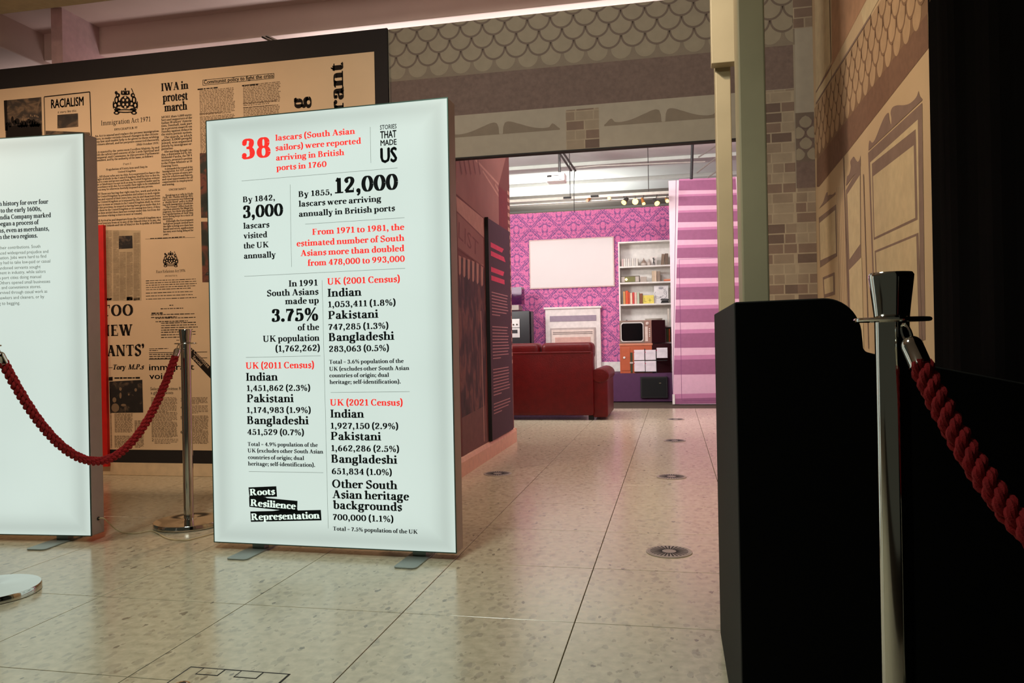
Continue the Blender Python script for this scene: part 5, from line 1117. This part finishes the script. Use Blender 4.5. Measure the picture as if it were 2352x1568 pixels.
# small ornaments
def orn(name, label, cat, parts, loc):
    t = thing(name, loc, label, cat)
    for nm, mb, m in parts: mb.build(nm, m, t, loc=(0, 0, 0), smooth=True)
    return t
cera = mat('grey_ceramic', (186, 174, 164), rough=0.4)
orn('covered_dish', 'small grey onion-domed ornament on the top shelf', 'ornament', [('body', MB().lathe([(.03, 0), (.045, .01), (.05, .03), (.045, .045)], 20), cera), ('dome', MB().lathe([(.045, .045), (.04, .06), (.02, .085), (.008, .10), (.003, .125)], 20), mat('dome_brown', (150, 130, 116), rough=.4))], (sx(1480), BY + .09, SZ[0]))
orn('covered_dish', 'small pale pointed ornament right of the domed one', 'ornament', [('body', MB().lathe([(.022, 0), (.035, .015), (.032, .04)], 20), cera), ('dome', MB().lathe([(.032, .04), (.02, .07), (.004, .105)], 20), cera)], (sx(1492), BY + .09, SZ[0]))
fg = thing('dancer_figurine', (sx(1503), BY + .07, SZ[0]), 'tiny dark dancing figurine on the top shelf', 'figurine')
MB().box(-.025, .025, -.02, .02, 0, .008).build('stand', BLACKP, fg, loc=(0, 0, 0))
bdy = MB(); bdy.tube([(-.012, 0, .008), (-.008, 0, .04), (0, 0, .065)], [.004, .006, .007]); bdy.tube([(.012, 0, .008), (.01, 0, .04), (0, 0, .065)], [.004, .006, .007]); bdy.tube([(0, 0, .06), (.002, 0, .08), (0, 0, .10)], [.008, .007, .009]); bdy.tube([(0, 0, .10), (-.012, 0, .105), (-.02, 0, .125)], [.004, .004, .003]); bdy.tube([(0, 0, .098), (.014, 0, .09), (.018, 0, .105)], [.004, .004, .003]); bdy.lathe([(.002, .103), (.008, .108), (.009, .116), (.004, .124)], 10)
bdy.build('figure', mat('dark_bronze', (30, 26, 28), rough=0.4), fg, loc=(0, 0, 0), smooth=True)
pcd = thing('picture_card', (sx(1503), BY + .11, SZ[0]), 'pale card standing behind the dancing figurine', 'card'); MB().box(-.06, .045, 0, .004, 0, .15).build('card', mat('pale_card', (226, 218, 212), rough=.7), pcd, loc=(0, 0, 0))
# radio
rd = thing('table_radio', (sx(1448), BY + .06, SZ[1]), 'small retro radio with a glowing dial on the second shelf', 'radio')
MB().box(-.145, .145, 0, .09, 0, .105).build('case', mat('radio_grey', (96, 84, 70), rough=.4), rd, loc=(0, 0, 0), bev=.004)
MB().box(-.138, -.085, -.004, 0, .012, .092).build('speaker_panel', cera, rd, loc=(0, 0, 0)); MB().box(.08, .135, -.004, 0, .012, .092).build('speaker_panel', cera, rd, loc=(0, 0, 0))
MB().box(-.08, .075, -.003, 0, .012, .092).build('tuning_panel', mat('radio_green', (110, 108, 50), rough=.4), rd, loc=(0, 0, 0))
dl = MB().lathe([(.02, 0), (.02, .004)], 16).build('glowing_dial', emis('dial_glow', (255, 214, 140), 2.5), rd, loc=(0, 0, 0)); dl.location = (-.06, -.003, .05); dl.rotation_euler = (math.pi / 2, 0, 0)
orn('storage_tin', 'plain taupe box beside the radio on the second shelf', 'box', [('tin', MB().box(-.045, .05, 0, .08, 0, .075), mat('taupe_tin', (170, 156, 144), rough=.5)), ('lid', MB().box(-.047, .052, -.002, .082, .075, .085), mat('taupe_lid', (182, 168, 156), rough=.5))], (sx(1478), BY + .06, SZ[1]))
yc = thing('yellow_record_sleeve', (sx(1489), BY + .05, SZ[2]), 'square yellow sleeve leaning on the third shelf', 'record sleeve')
MB().box(-.09, .085, 0, .005, 0, .13).build('sleeve', mat('yellow_card', (226, 208, 96), rough=.6), yc, loc=(0, 0, 0))
sp_ = MB(); 
for a, b, c_, d in ((-.06, .03, -.055, .09), (-.06, .03, -.03, .034), (.02, .02, .026, .08), (.0, .05, .05, .055)): sp_.box(a, c_, -.001, 0, b, d)
sp_.build('sleeve_drawing', mat('olive_ink', (120, 110, 40), rough=.7), yc, loc=(0, 0, 0))
pt = thing('line_drawing_print', (sx(1519), BY + .10, SZ[2]), 'tall white print with a grey line drawing on the third shelf', 'print')
MB().box(-.11, .105, 0, .006, 0, .275).build('sheet', mat('print_white', (226, 222, 222), rough=.7), pt, loc=(0, 0, 0))
dd = MB()
def arc3(mb, cx, cz, rx, rz, a0, a1, r=.0022): mb.tube([(cx + rx * math.cos(a0 + (a1 - a0) * i / 14), -.001, cz + rz * math.sin(a0 + (a1 - a0) * i / 14)) for i in range(15)], r, 5)
arc3(dd, -.005, .24, .035, .018, 0, 6.28); arc3(dd, .05, .23, .014, .02, 3.3, 6.2); arc3(dd, -.03, .15, .07, .05, 2.5, 5.8); arc3(dd, .03, .13, .05, .06, 3.6, 7.4); arc3(dd, .06, .17, .02, .03, 0, 6.28); arc3(dd, -.05, .11, .04, .03, 3, 6.28); dd.box(-.03, .02, -.002, 0, .232, .244)
dd.build('drawing', mat('grey_line_ink', (96, 96, 104), rough=.7), pt, loc=(0, 0, 0))
tp = thing('desk_telephone', (sx(1527), BY + .03, SZ[2]), 'small black telephone at the right of the third shelf', 'telephone')
MB().hexa([(-.065, 0, 0), (.06, 0, 0), (.045, 0, .045), (-.045, 0, .045)], (0, .07, 0)).build('body', BLACKP, tp, loc=(0, 0, 0), bev=.006); MB().tube([(-.06, .03, .048), (-.05, .03, .06), (.04, .03, .06), (.055, .03, .048)], [.012, .008, .008, .012]).build('handset', BLACKP, tp, loc=(0, 0, 0), smooth=True)
bw = thing('serving_bowl', (sx(1500), BY + .14, SZ[3]), 'wide pale dish showing above the television', 'dish')
MB().lathe([(.05, 0), (.06, .01), (.13, .10), (.138, .115), (.132, .115), (.05, .02)], 28).build('bowl', mat('pale_dish', (206, 196, 184), rough=.4), bw, loc=(0, 0, 0), smooth=True)
# orange cabinet, television, cards
YT = 11.72
oc = thing('orange_cabinet', (-0.50, 11.86, 0.42), 'low orange cabinet with dark side under the television', 'cabinet')
ox0, ox1 = atY(1424, 820, YT).x, atY(1498, 820, YT).x
oz1 = atY(1440, 789, YT).z
ORM = mat('orange_lacquer', (178, 88, 56), rough=0.4, var=.06)
MB().box(ox0, ox1, YT, YT + .33, 0.42, oz1 - .03).build('body', ORM, oc, bev=.004)
MB().box(ox0 - .01, ox1 + .01, YT - .01, YT + .34, oz1 - .03, oz1).build('top', mat('salmon_lacquer', (196, 124, 94), rough=.4), oc, bev=.004)
ocd = MB().box(ox0 + .02, ox0 + .15, YT - .008, YT, 0.46, oz1 - .06).build('door', ORM, oc, bev=.003)
MB().hexa([(ox1, YT + .01, 0.42), (ox1 + .27, YT + .16, 0.42), (ox1 + .27, YT + .33, 0.42), (ox1, YT + .33, 0.42)], (0, 0, oz1 - .43)).build('dark_side', mat('dark_oxblood', (52, 12, 16), rough=.5), oc)
kb = MB().lathe([(.012, 0), (.018, .01), (.012, .016)], 16).build('knob', WHITEP, ocd, loc=(0, 0, 0)); kb.location = (ox0 + .065 - oc.location.x, YT - .008 - oc.location.y, .655 - .42); kb.rotation_euler = (math.pi / 2, 0, 0)
MB().box(ox0 + .155, ox0 + .185, YT - .010, YT, 0.43, .73).build('strap_hinge', mat('olive_metal', (60, 62, 40), rough=.4), oc)
MB().box(ox0 + .145, ox0 + .195, YT - .013, YT - .01, .565, .59).build('hinge_clasp', cera, oc)
tv = thing('television', (-0.52, YT, oz1), 'old wooden television with a dark screen and white bezel', 'television')
tw, th_ = 0.475, 0.345
TVW = mat('television_wood', (142, 104, 92), rough=.4, var=.1, scale=8, stretch=(8, 1, 1))
MB().box(-tw / 2, tw / 2, 0, 0.40, 0, th_).build('case', TVW, tv, loc=(0, 0, 0), bev=.006)
MB().box(tw / 2 + .0, tw / 2 + .003, .012, .392, .006, th_ - .006).build('side_panel', mat('dark_oxblood', (52, 12, 16)), tv, loc=(0, 0, 0))
def rrect(x0, x1, z0, z1, r, y, bulge=0.0, n=5):
    pts = []
    for cx, cz, a0 in ((x1 - r, z1 - r, 0), (x0 + r, z1 - r, math.pi / 2), (x0 + r, z0 + r, math.pi), (x1 - r, z0 + r, 1.5 * math.pi)):
        for k in range(n + 1): a = a0 + math.pi / 2 * k / n; pts.append((cx + r * math.cos(a), y, cz + r * math.sin(a)))
    return pts
MB().hexa(rrect(-tw / 2 + .008, .13, .012, th_ - .012, .012, -.004), (0, .004, 0)).build('front_panel', mat('tv_grey', (122, 108, 96), rough=.5), tv, loc=(0, 0, 0))
MB().hexa(rrect(-tw / 2 + .018, .118, .025, th_ - .028, .04, -.012), (0, .008, 0)).build('bezel', mat('tv_bezel', (206, 200, 196), rough=.35), tv, loc=(0, 0, 0), bev=.003)
MB().hexa(rrect(-tw / 2 + .030, .106, .038, th_ - .042, .035, -.014), (0, .004, 0)).build('screen', mat('tv_screen', (10, 8, 12), rough=.12), tv, loc=(0, 0, 0), bev=.002)
MB().box(.14, .18, -.004, 0, .03, .25).build('speaker_strip', mat('tv_cream', (206, 186, 176), rough=.5), tv, loc=(0, 0, 0))
k_ = MB().lathe([(.024, 0), (.024, .008), (.012, .012), (.012, .02)], 20).build('tuning_dial', mat('tv_cream', (206, 186, 176)), tv, loc=(0, 0, 0)); k_.location = (.175, 0, .295); k_.rotation_euler = (math.pi / 2, 0, 0)
for i in range(5): MB().box(.198, .212, -.008, 0, .10 + i * .027, .113 + i * .027).build('button', WHITEP, tv, loc=(0, 0, 0))
tv.rotation_euler = (0, 0, math.radians(0)); tv.location = ((ox0 + ox1) / 2 + .0, YT + .02, oz1 + .0005)
# the television and cabinet are turned towards the sofa, so their dark right side shows
sp2 = MB().hexa([(tw / 2 + .003, .01, 0.004), (tw / 2 + .195, .20, .004), (tw / 2 + .195, .38, .004), (tw / 2 + .003, .38, .004)], (0, 0, th_ - .004)).build('rear_housing', mat('dark_oxblood', (52, 12, 16)), tv, loc=(0, 0, 0), bev=.003)
g5 = 'white cards standing in front of the orange cabinet'
ci = [((1456.5, 803, 1480, 827), 'white card, upper left of the block of four by the orange cabinet'), ((1482.5, 803, 1506, 826.5), 'white card, upper right of the block of four by the orange cabinet'), ((1457, 828.5, 1481, 853), 'white card, lower left of the block of four by the orange cabinet'), ((1483, 828.5, 1507, 853), 'white card, lower right of the block of four by the orange cabinet'), ((1508.5, 798, 1533, 822), 'single white card set higher, right of the block of four')]
for (a, b, c_, d), lab in ci:
    p0, p1_ = atY(a, d, 11.69), atY(c_, b, 11.69)
    t = thing('display_card', (p0.x, 11.69, p0.z), lab, 'card', g5)
    w_, h_ = p1_.x - p0.x, p1_.z - p0.z
    cd_ = MB().box(0, w_, 0, .004, 0, h_).build('card', mat('card_white', (222, 212, 218), rough=.6), t, loc=(0, 0, 0), bev=.001)
    ln = MB()
    for q in (.78, .70, .62): ln.box(.02, w_ - .03, -.0006, 0, h_ * q, h_ * q + .004)
    ln.build('faint_text', mat('card_text', (196, 186, 196), rough=.7), cd_, loc=(0, 0, 0))
    MB().box(-.005, .006, -.002, .008, h_ * .72, h_ * .82).build('clip', mat('card_clip', (190, 40, 90), rough=.5), t, loc=(0, 0, 0))
    if d > 840: continue
st = thing('card_stand', (atY(1495, 853, 11.7).x, 11.70, 0.42), 'slim dark stand holding the white display cards', 'stand')
zt_ = atY(1500, 800, 11.7).z
for a in (1481.5, 1507.5): x = atY(a, 840, 11.7).x; MB().box(x - .006, x + .006, 11.695, 11.705, .4205, zt_).build('upright', BLACKP, st)
for b in (828, 854): z = atY(1480, b, 11.7).z; MB().box(atY(1457, b, 11.7).x, atY(1533 if b < 830 else 1507, b, 11.7).x, 11.695, 11.705, z - .005, z + .005).build('crossbar', BLACKP, st)

# hi-fi cabinet at the left
hf = thing('stereo_cabinet', (-2.5, 11.9, .42), 'black hi-fi tower with silver decks and smoked lid, half hidden by the passage wall', 'hi-fi')
hx0, hx1 = atY(1120, 700, 11.75).x, atY(1198, 700, 11.75).x
HB = mat('hifi_black', (18, 12, 20), rough=.3)
hz = lambda y: atY(1190, y, 11.75).z
fx = atY(1193, 700, 11.75).x
MB().box(hx0, hx1 + .12, 11.75, 12.1, .42, hz(714)).build('case', HB, hf, bev=.006)
MB().box(hx0, fx, 11.735, 11.75, hz(775), hz(753)).build('cassette_deck', mat('hifi_silver', (190, 184, 182), rough=.35, metal=.3), hf, bev=.002)
MB().box(hx0 + .05, fx - .035, 11.731, 11.735, hz(765), hz(757)).build('tape_window', HB, hf)
amp = MB().box(hx0, fx, 11.735, 11.75, hz(752), hz(732)).build('amplifier', mat('hifi_silver', (190, 184, 182)), hf, bev=.002)
for i in range(4):
    k = MB().lathe([(.013, 0), (.012, .012)], 14).build('knob', CHROME, amp, loc=(0, 0, 0)); k.location = (fx - .04 - i * .055 - hf.location.x, 11.735 - hf.location.y, hz(745) - hf.location.z); k.rotation_euler = (math.pi / 2, 0, 0)
MB().box(hx0, fx - .01, 11.745, 12.04, hz(712), hz(700)).build('turntable', mat('hifi_taupe', (150, 138, 130), rough=.4), hf, bev=.003)
gl = D.materials.new('smoked_lid'); gl.use_nodes = True; gb = gl.node_tree.nodes['Principled BSDF']; gb.inputs['Base Color'].default_value = (.16, .05, .16, 1); gb.inputs['Transmission Weight'].default_value = .85; gb.inputs['Roughness'].default_value = .05; gb.inputs['IOR'].default_value = 1.2
MATS['smoked_lid'] = gl
MB().box(hx0, fx + .03, 11.76, 11.764, hz(699), hz(660)).build('smoked_lid', gl, hf); MB().box(fx + .03, fx + .034, 11.76, 12.0, hz(699), hz(660)).build('smoked_lid', gl, hf); MB().box(hx0, fx + .034, 11.76, 12.0, hz(660), hz(659)).build('smoked_lid', gl, hf)
sph = thing('tower_speaker', (fx + .1, 11.95, .42), 'dark slim speaker beside the hi-fi tower', 'speaker')
MB().box(hx1 + .125, hx1 + .14, 11.80, 12.0, .42, hz(716)).build('case', HB, sph, bev=.003)

# sofa seen from behind
sf = thing('leather_sofa', (-1.85, 9.3, 0), 'dark red leather sofa seen from behind, in front of the fireplace', 'sofa')
LE = mat('red_leather', (86, 8, 8), spec=0.25, rough=.42, var=.12, scale=14, bump=.5, bscale=70)
sx0, sx1, syb = -2.85, -0.915, 8.97
def soft(mb, name, bev, par=sf, seg=4, m=LE): return mb.build(name, m, par, bev=bev, seg=seg, smooth=True)
soft(MB().box(sx0, sx1, syb, syb + .2, .055, .80), 'back', .03)
soft(MB().box(sx0 + .02, sx1 - .02, syb - .004, syb + .03, .775, .80), 'back_piping', .008)
cxm = atY(1243, 800, syb + .1).x
for a, b in ((sx0 + .02, cxm - .01), (cxm + .01, sx1 - .0)): soft(MB().box(a, b, syb + .02, syb + .34, .70, .905), 'back_cushion', .06)
for a, b in ((sx0 + .2, cxm - .1), (cxm - .09, sx1 - .2)): soft(MB().box(a, b, syb + .25, syb + .85, .28, .46), 'seat_cushion', .05)
for x in (sx1 - .02, sx0 - .16):
    soft(MB().box(x, x + .18, syb + .03, syb + .92, .03, .50), 'arm', .03)
    a_ = MB(); nn = 16; a_.hexa([(x + .095 + .105 * math.cos(2 * math.pi * i / nn), syb + .02, .515 + .09 * math.sin(2 * math.pi * i / nn)) for i in range(nn)], (0, .93, 0)); soft(a_, 'arm_roll', .02)
soft(MB().box(sx0, sx1 - .18, syb + .05, syb + .88, .06, .28), 'base', .01)
for x in (sx0 + .1, sx1 - .04):
    for y in (syb + .06, syb + .82): MB().box(x - .03, x + .03, y, y + .06, 0, .06).build('leg', BLACKP, sf)

# stair panel: flat print on a tall board
YS = 11.19
stp = thing('staircase_panel', (.4, YS, 0), 'tall pink panel printed with a carpeted staircase', 'panel')
sxa = -0.026
MB().box(sxa, 1.1, YS, YS + .08, 0, 3.155).build('board', mat('pink_board', (220, 204, 212), rough=.6, var=.02), stp)
PS = Plane((0, YS, 0), (1, 0, 0))
def z9(v): return 380 + v / 2.703
TR = mat('stair_tread_print', (214, 172, 192), rough=.7, var=.04); RI = mat('stair_riser_print', (146, 88, 122), rough=.7, var=.06); MIDR = mat('stair_shade_print', (186, 122, 158), rough=.7, var=.04); BOT = mat('stair_bottom_print', (222, 146, 170), rough=.7)
bands = [(92, 155), (190, 250), (290, 352), (398, 462), (508, 575), (628, 700), (752, 832), (888, 975), (1038, 1132), (1200, 1298), (1440, 1480)]
def lx(y): return 1559.5 - (y - 415) * 12.0 / 450
def rx(y): return 1690 + (y - 415) * 24.0 / 450
p = Print(PS, .0008); p.pxpoly([(lx(412), 412), (rx(412), 406), (rx(927), 927), (lx(927), 927)]); p.build('stair_tread', TR, stp)
prr = Print(PS, .0016); pmm = Print(PS, .0012)
for k, (a, b) in enumerate(bands):
    ya, yb3 = z9(a), z9(b); sl = 0.03
    g_ = 3 + k * .5
    for s in range(6):
        pass
    pmm.pxpoly([(lx(ya), ya - g_), (rx(ya), ya - g_ - 4), (rx(yb3), yb3 - 2), (lx(yb3), yb3)])
    prr.pxpoly([(lx(ya), ya + g_ * .3), (rx(ya), ya + g_ * .3 - 4), (rx(yb3), yb3 - 2), (lx(yb3), yb3)])
pmm.build('riser_shade', MIDR, stp); prr.build('stair_riser', RI, stp)
p = Print(PS, .0022)
for a in ((1553, 413, 1545, 928, .006), (1560, 596, 1566, 918, .005), (1560, 596, 1700, 590, .004), (1566, 919, 1700, 919, .005), (1700, 590, 1708, 700, .005)): p.line(*a)
p.build('door_outline', mat('plum_line', (120, 60, 110), rough=.7), stp)
MB().box(sxa - .004, sxa + .03, YS - .012, YS, 0, .14).build('kick_block', WHITEP, stp)

# ceiling fittings of the far room
prj = thing('projector', (-1.52, 10.5, 3.08), 'white projector hanging from the ceiling on a grey pole', 'projector')
MB().box(-1.645, -1.395, 10.38, 10.62, 3.085, 3.20).build('body', WHITEP, prj, bev=.015, seg=3)
MB().lathe([(.03, 0), (.03, .02)], 20, (-1.6, 10.38, 3.14)).build('lens', BLACKP, prj)
MB().box(-1.47, -1.42, 10.375, 10.38, 3.10, 3.105).build('label_plate', BLACKP, prj)
MB().box(-1.62, -1.47, 10.374, 10.38, 3.155, 3.16).build('cable_tray', BLACKP, prj)
MB().tube([(-1.475, 10.5, 3.2), (-1.475, 10.5, 3.59)], .018, 10).build('pole', mat('dark_grey_metal', (70, 68, 66), rough=.4, metal=.5), prj)
DG = mat('dark_grey_metal', (70, 68, 66))
sb = thing('ceiling_bracket', (-1.3, 10.6, 3.3), 'pair of dark diagonal struts beside the projector', 'bracket')
for (xa, ya, xb, yb_) in ((1288, 356, 1312, 392), (1296, 354, 1322, 392)):
    a, b = atY(xa, ya, 10.3), atY(xb, yb_, 10.6); d = (a - b) / (a.z - b.z); a = b + d * (3.592 - b.z); MB().tube([a, b], .014, 8).build('strut', DG, sb)
MB().tube([atY(1322, 386, 10.6), atY(1370, 381, 10.6), atY(1620, 371, 10.6)], .008, 8).build('rail', mat('thin_grey_rail', (150, 146, 138), rough=.4), sb)
pc = thing('pendant_wire', (-1.2, 10.6, 2.9), 'thin black wire hanging from the bracket to the pink wall', 'wire'); MB().tube([atY(1320, 384, 10.6), atY(1318, 430, 10.6), atY(1319, 487, 10.6)], .005, 6).build('wire', BLACKP, pc)
hp = thing('hanging_pole', (0, 9.8, 3.0), 'black vertical pole hanging above the stair panel', 'pole'); _a = atY(1593, 318, 9.8); MB().tube([Vector((_a.x, 9.8, 3.592)), atY(1588, 411, 9.8)], .018, 8).build('pole', BLACKP, hp)
for q, (xa, ya, xb, yb_) in enumerate(((1604, 361, 1648, 333), (1600, 397, 1648, 360), (1625, 408, 1648, 392))): MB().tube([atY(xa, ya, 10.2), atY(xb, yb_, 10.2)], .010, 6).build('brace', mat('brace_grey', (110, 106, 100), rough=.5), hp)
tk = thing('lighting_track', (-1.2, 11.0, 2.9), 'long grey lighting track above the pink wall', 'lighting track')
a, b = atY(1168, 466, 11.0), atY(1536, 449, 11.0); z_ = (a.z + b.z) / 2 - .0
MB().box(-3.2, b.x - .0, 10.98, 11.02, 2.935, 2.975).build('rail', mat('track_grey', (150, 146, 136), rough=.4, metal=.4), tk); MB().box(-3.2, b.x, 11.04, 11.06, 2.90, 2.912).build('lower_rail', mat('track_light', (190, 184, 170), rough=.4, metal=.4), tk)
for x in (-2.6, -1.4, -0.3): MB().tube([(x, 11.0, 2.97), (x, 11.0, 3.592)], .006, 6).build('hanger', DG, tk)
for x in (1302, 1365): p_ = atY(x, 452, 10.97); MB().box(p_.x - .05, p_.x + .06, 10.96, 10.98, 2.945, 2.97).build('adapter', BLACKP, tk)
GLOW = emis('halogen_glow', (255, 196, 96), 5.0)
labs = ['leftmost glowing spot lamp on the far lighting track', 'brightest round spot lamp on the far lighting track', 'small amber spot lamp in the middle of the track lamps', 'tilted glowing spot lamp near the right of the track', 'spot lamp on the track next to the stair panel', 'small white spot lamp left of the glowing cluster', 'dim peach spot lamp at the left of the track']
for (x, y, r_, dr_), lab in zip(((1432, 466, .036, (-.5, -.5, -.7)), (1459, 463, .042, (0, -1, -.25)), (1479, 469, .022, (.3, -.3, -1)), (1510, 468, .036, (.5, -.5, -.7)), (1533, 462, .024, (.2, -.8, -.5)), (1399, 455, .024, (0, -.8, -.2)), (1348, 461, .022, (-.3, -.4, -.3))), labs):
    c = atY(x, y, 10.95); d = Vector(dr_).normalized()
    t = thing('spot_lamp', c, lab, 'spot lamp', 'spot lamps on the far lighting track')
    MB().tube([c - d * .10, c - d * .02], [r_ * .7, r_ * 1.08], 14).build('housing', DG if r_ > .03 else mat('amber_housing', (150, 96, 40), rough=.4), t, smooth=True)
    MB().tube([c - d * .02, c + d * .0], [r_ * .95, r_], 14).build('lens', GLOW if lab[:3] != 'dim' else mat('peach_lens', (220, 180, 150)), t)
    MB().tube([c - d * .06, Vector((c.x, 11.0, 2.94))], .006, 6).build('yoke', DG, t)
# clip on top of the wall, above the mural
cp = thing('wall_clamp', (-3.05, 5.2, 3.1), 'small metal clamp on top of the wall above the newspaper mural', 'clamp')
MB().tube([atY(603, 84, 5.2), atY(634, 99, 5.2)], .012, 6).build('jaw', CHROME, cp); MB().tube([atY(612, 83, 5.2), atY(642, 97, 5.2)], .012, 6).build('jaw', CHROME, cp)
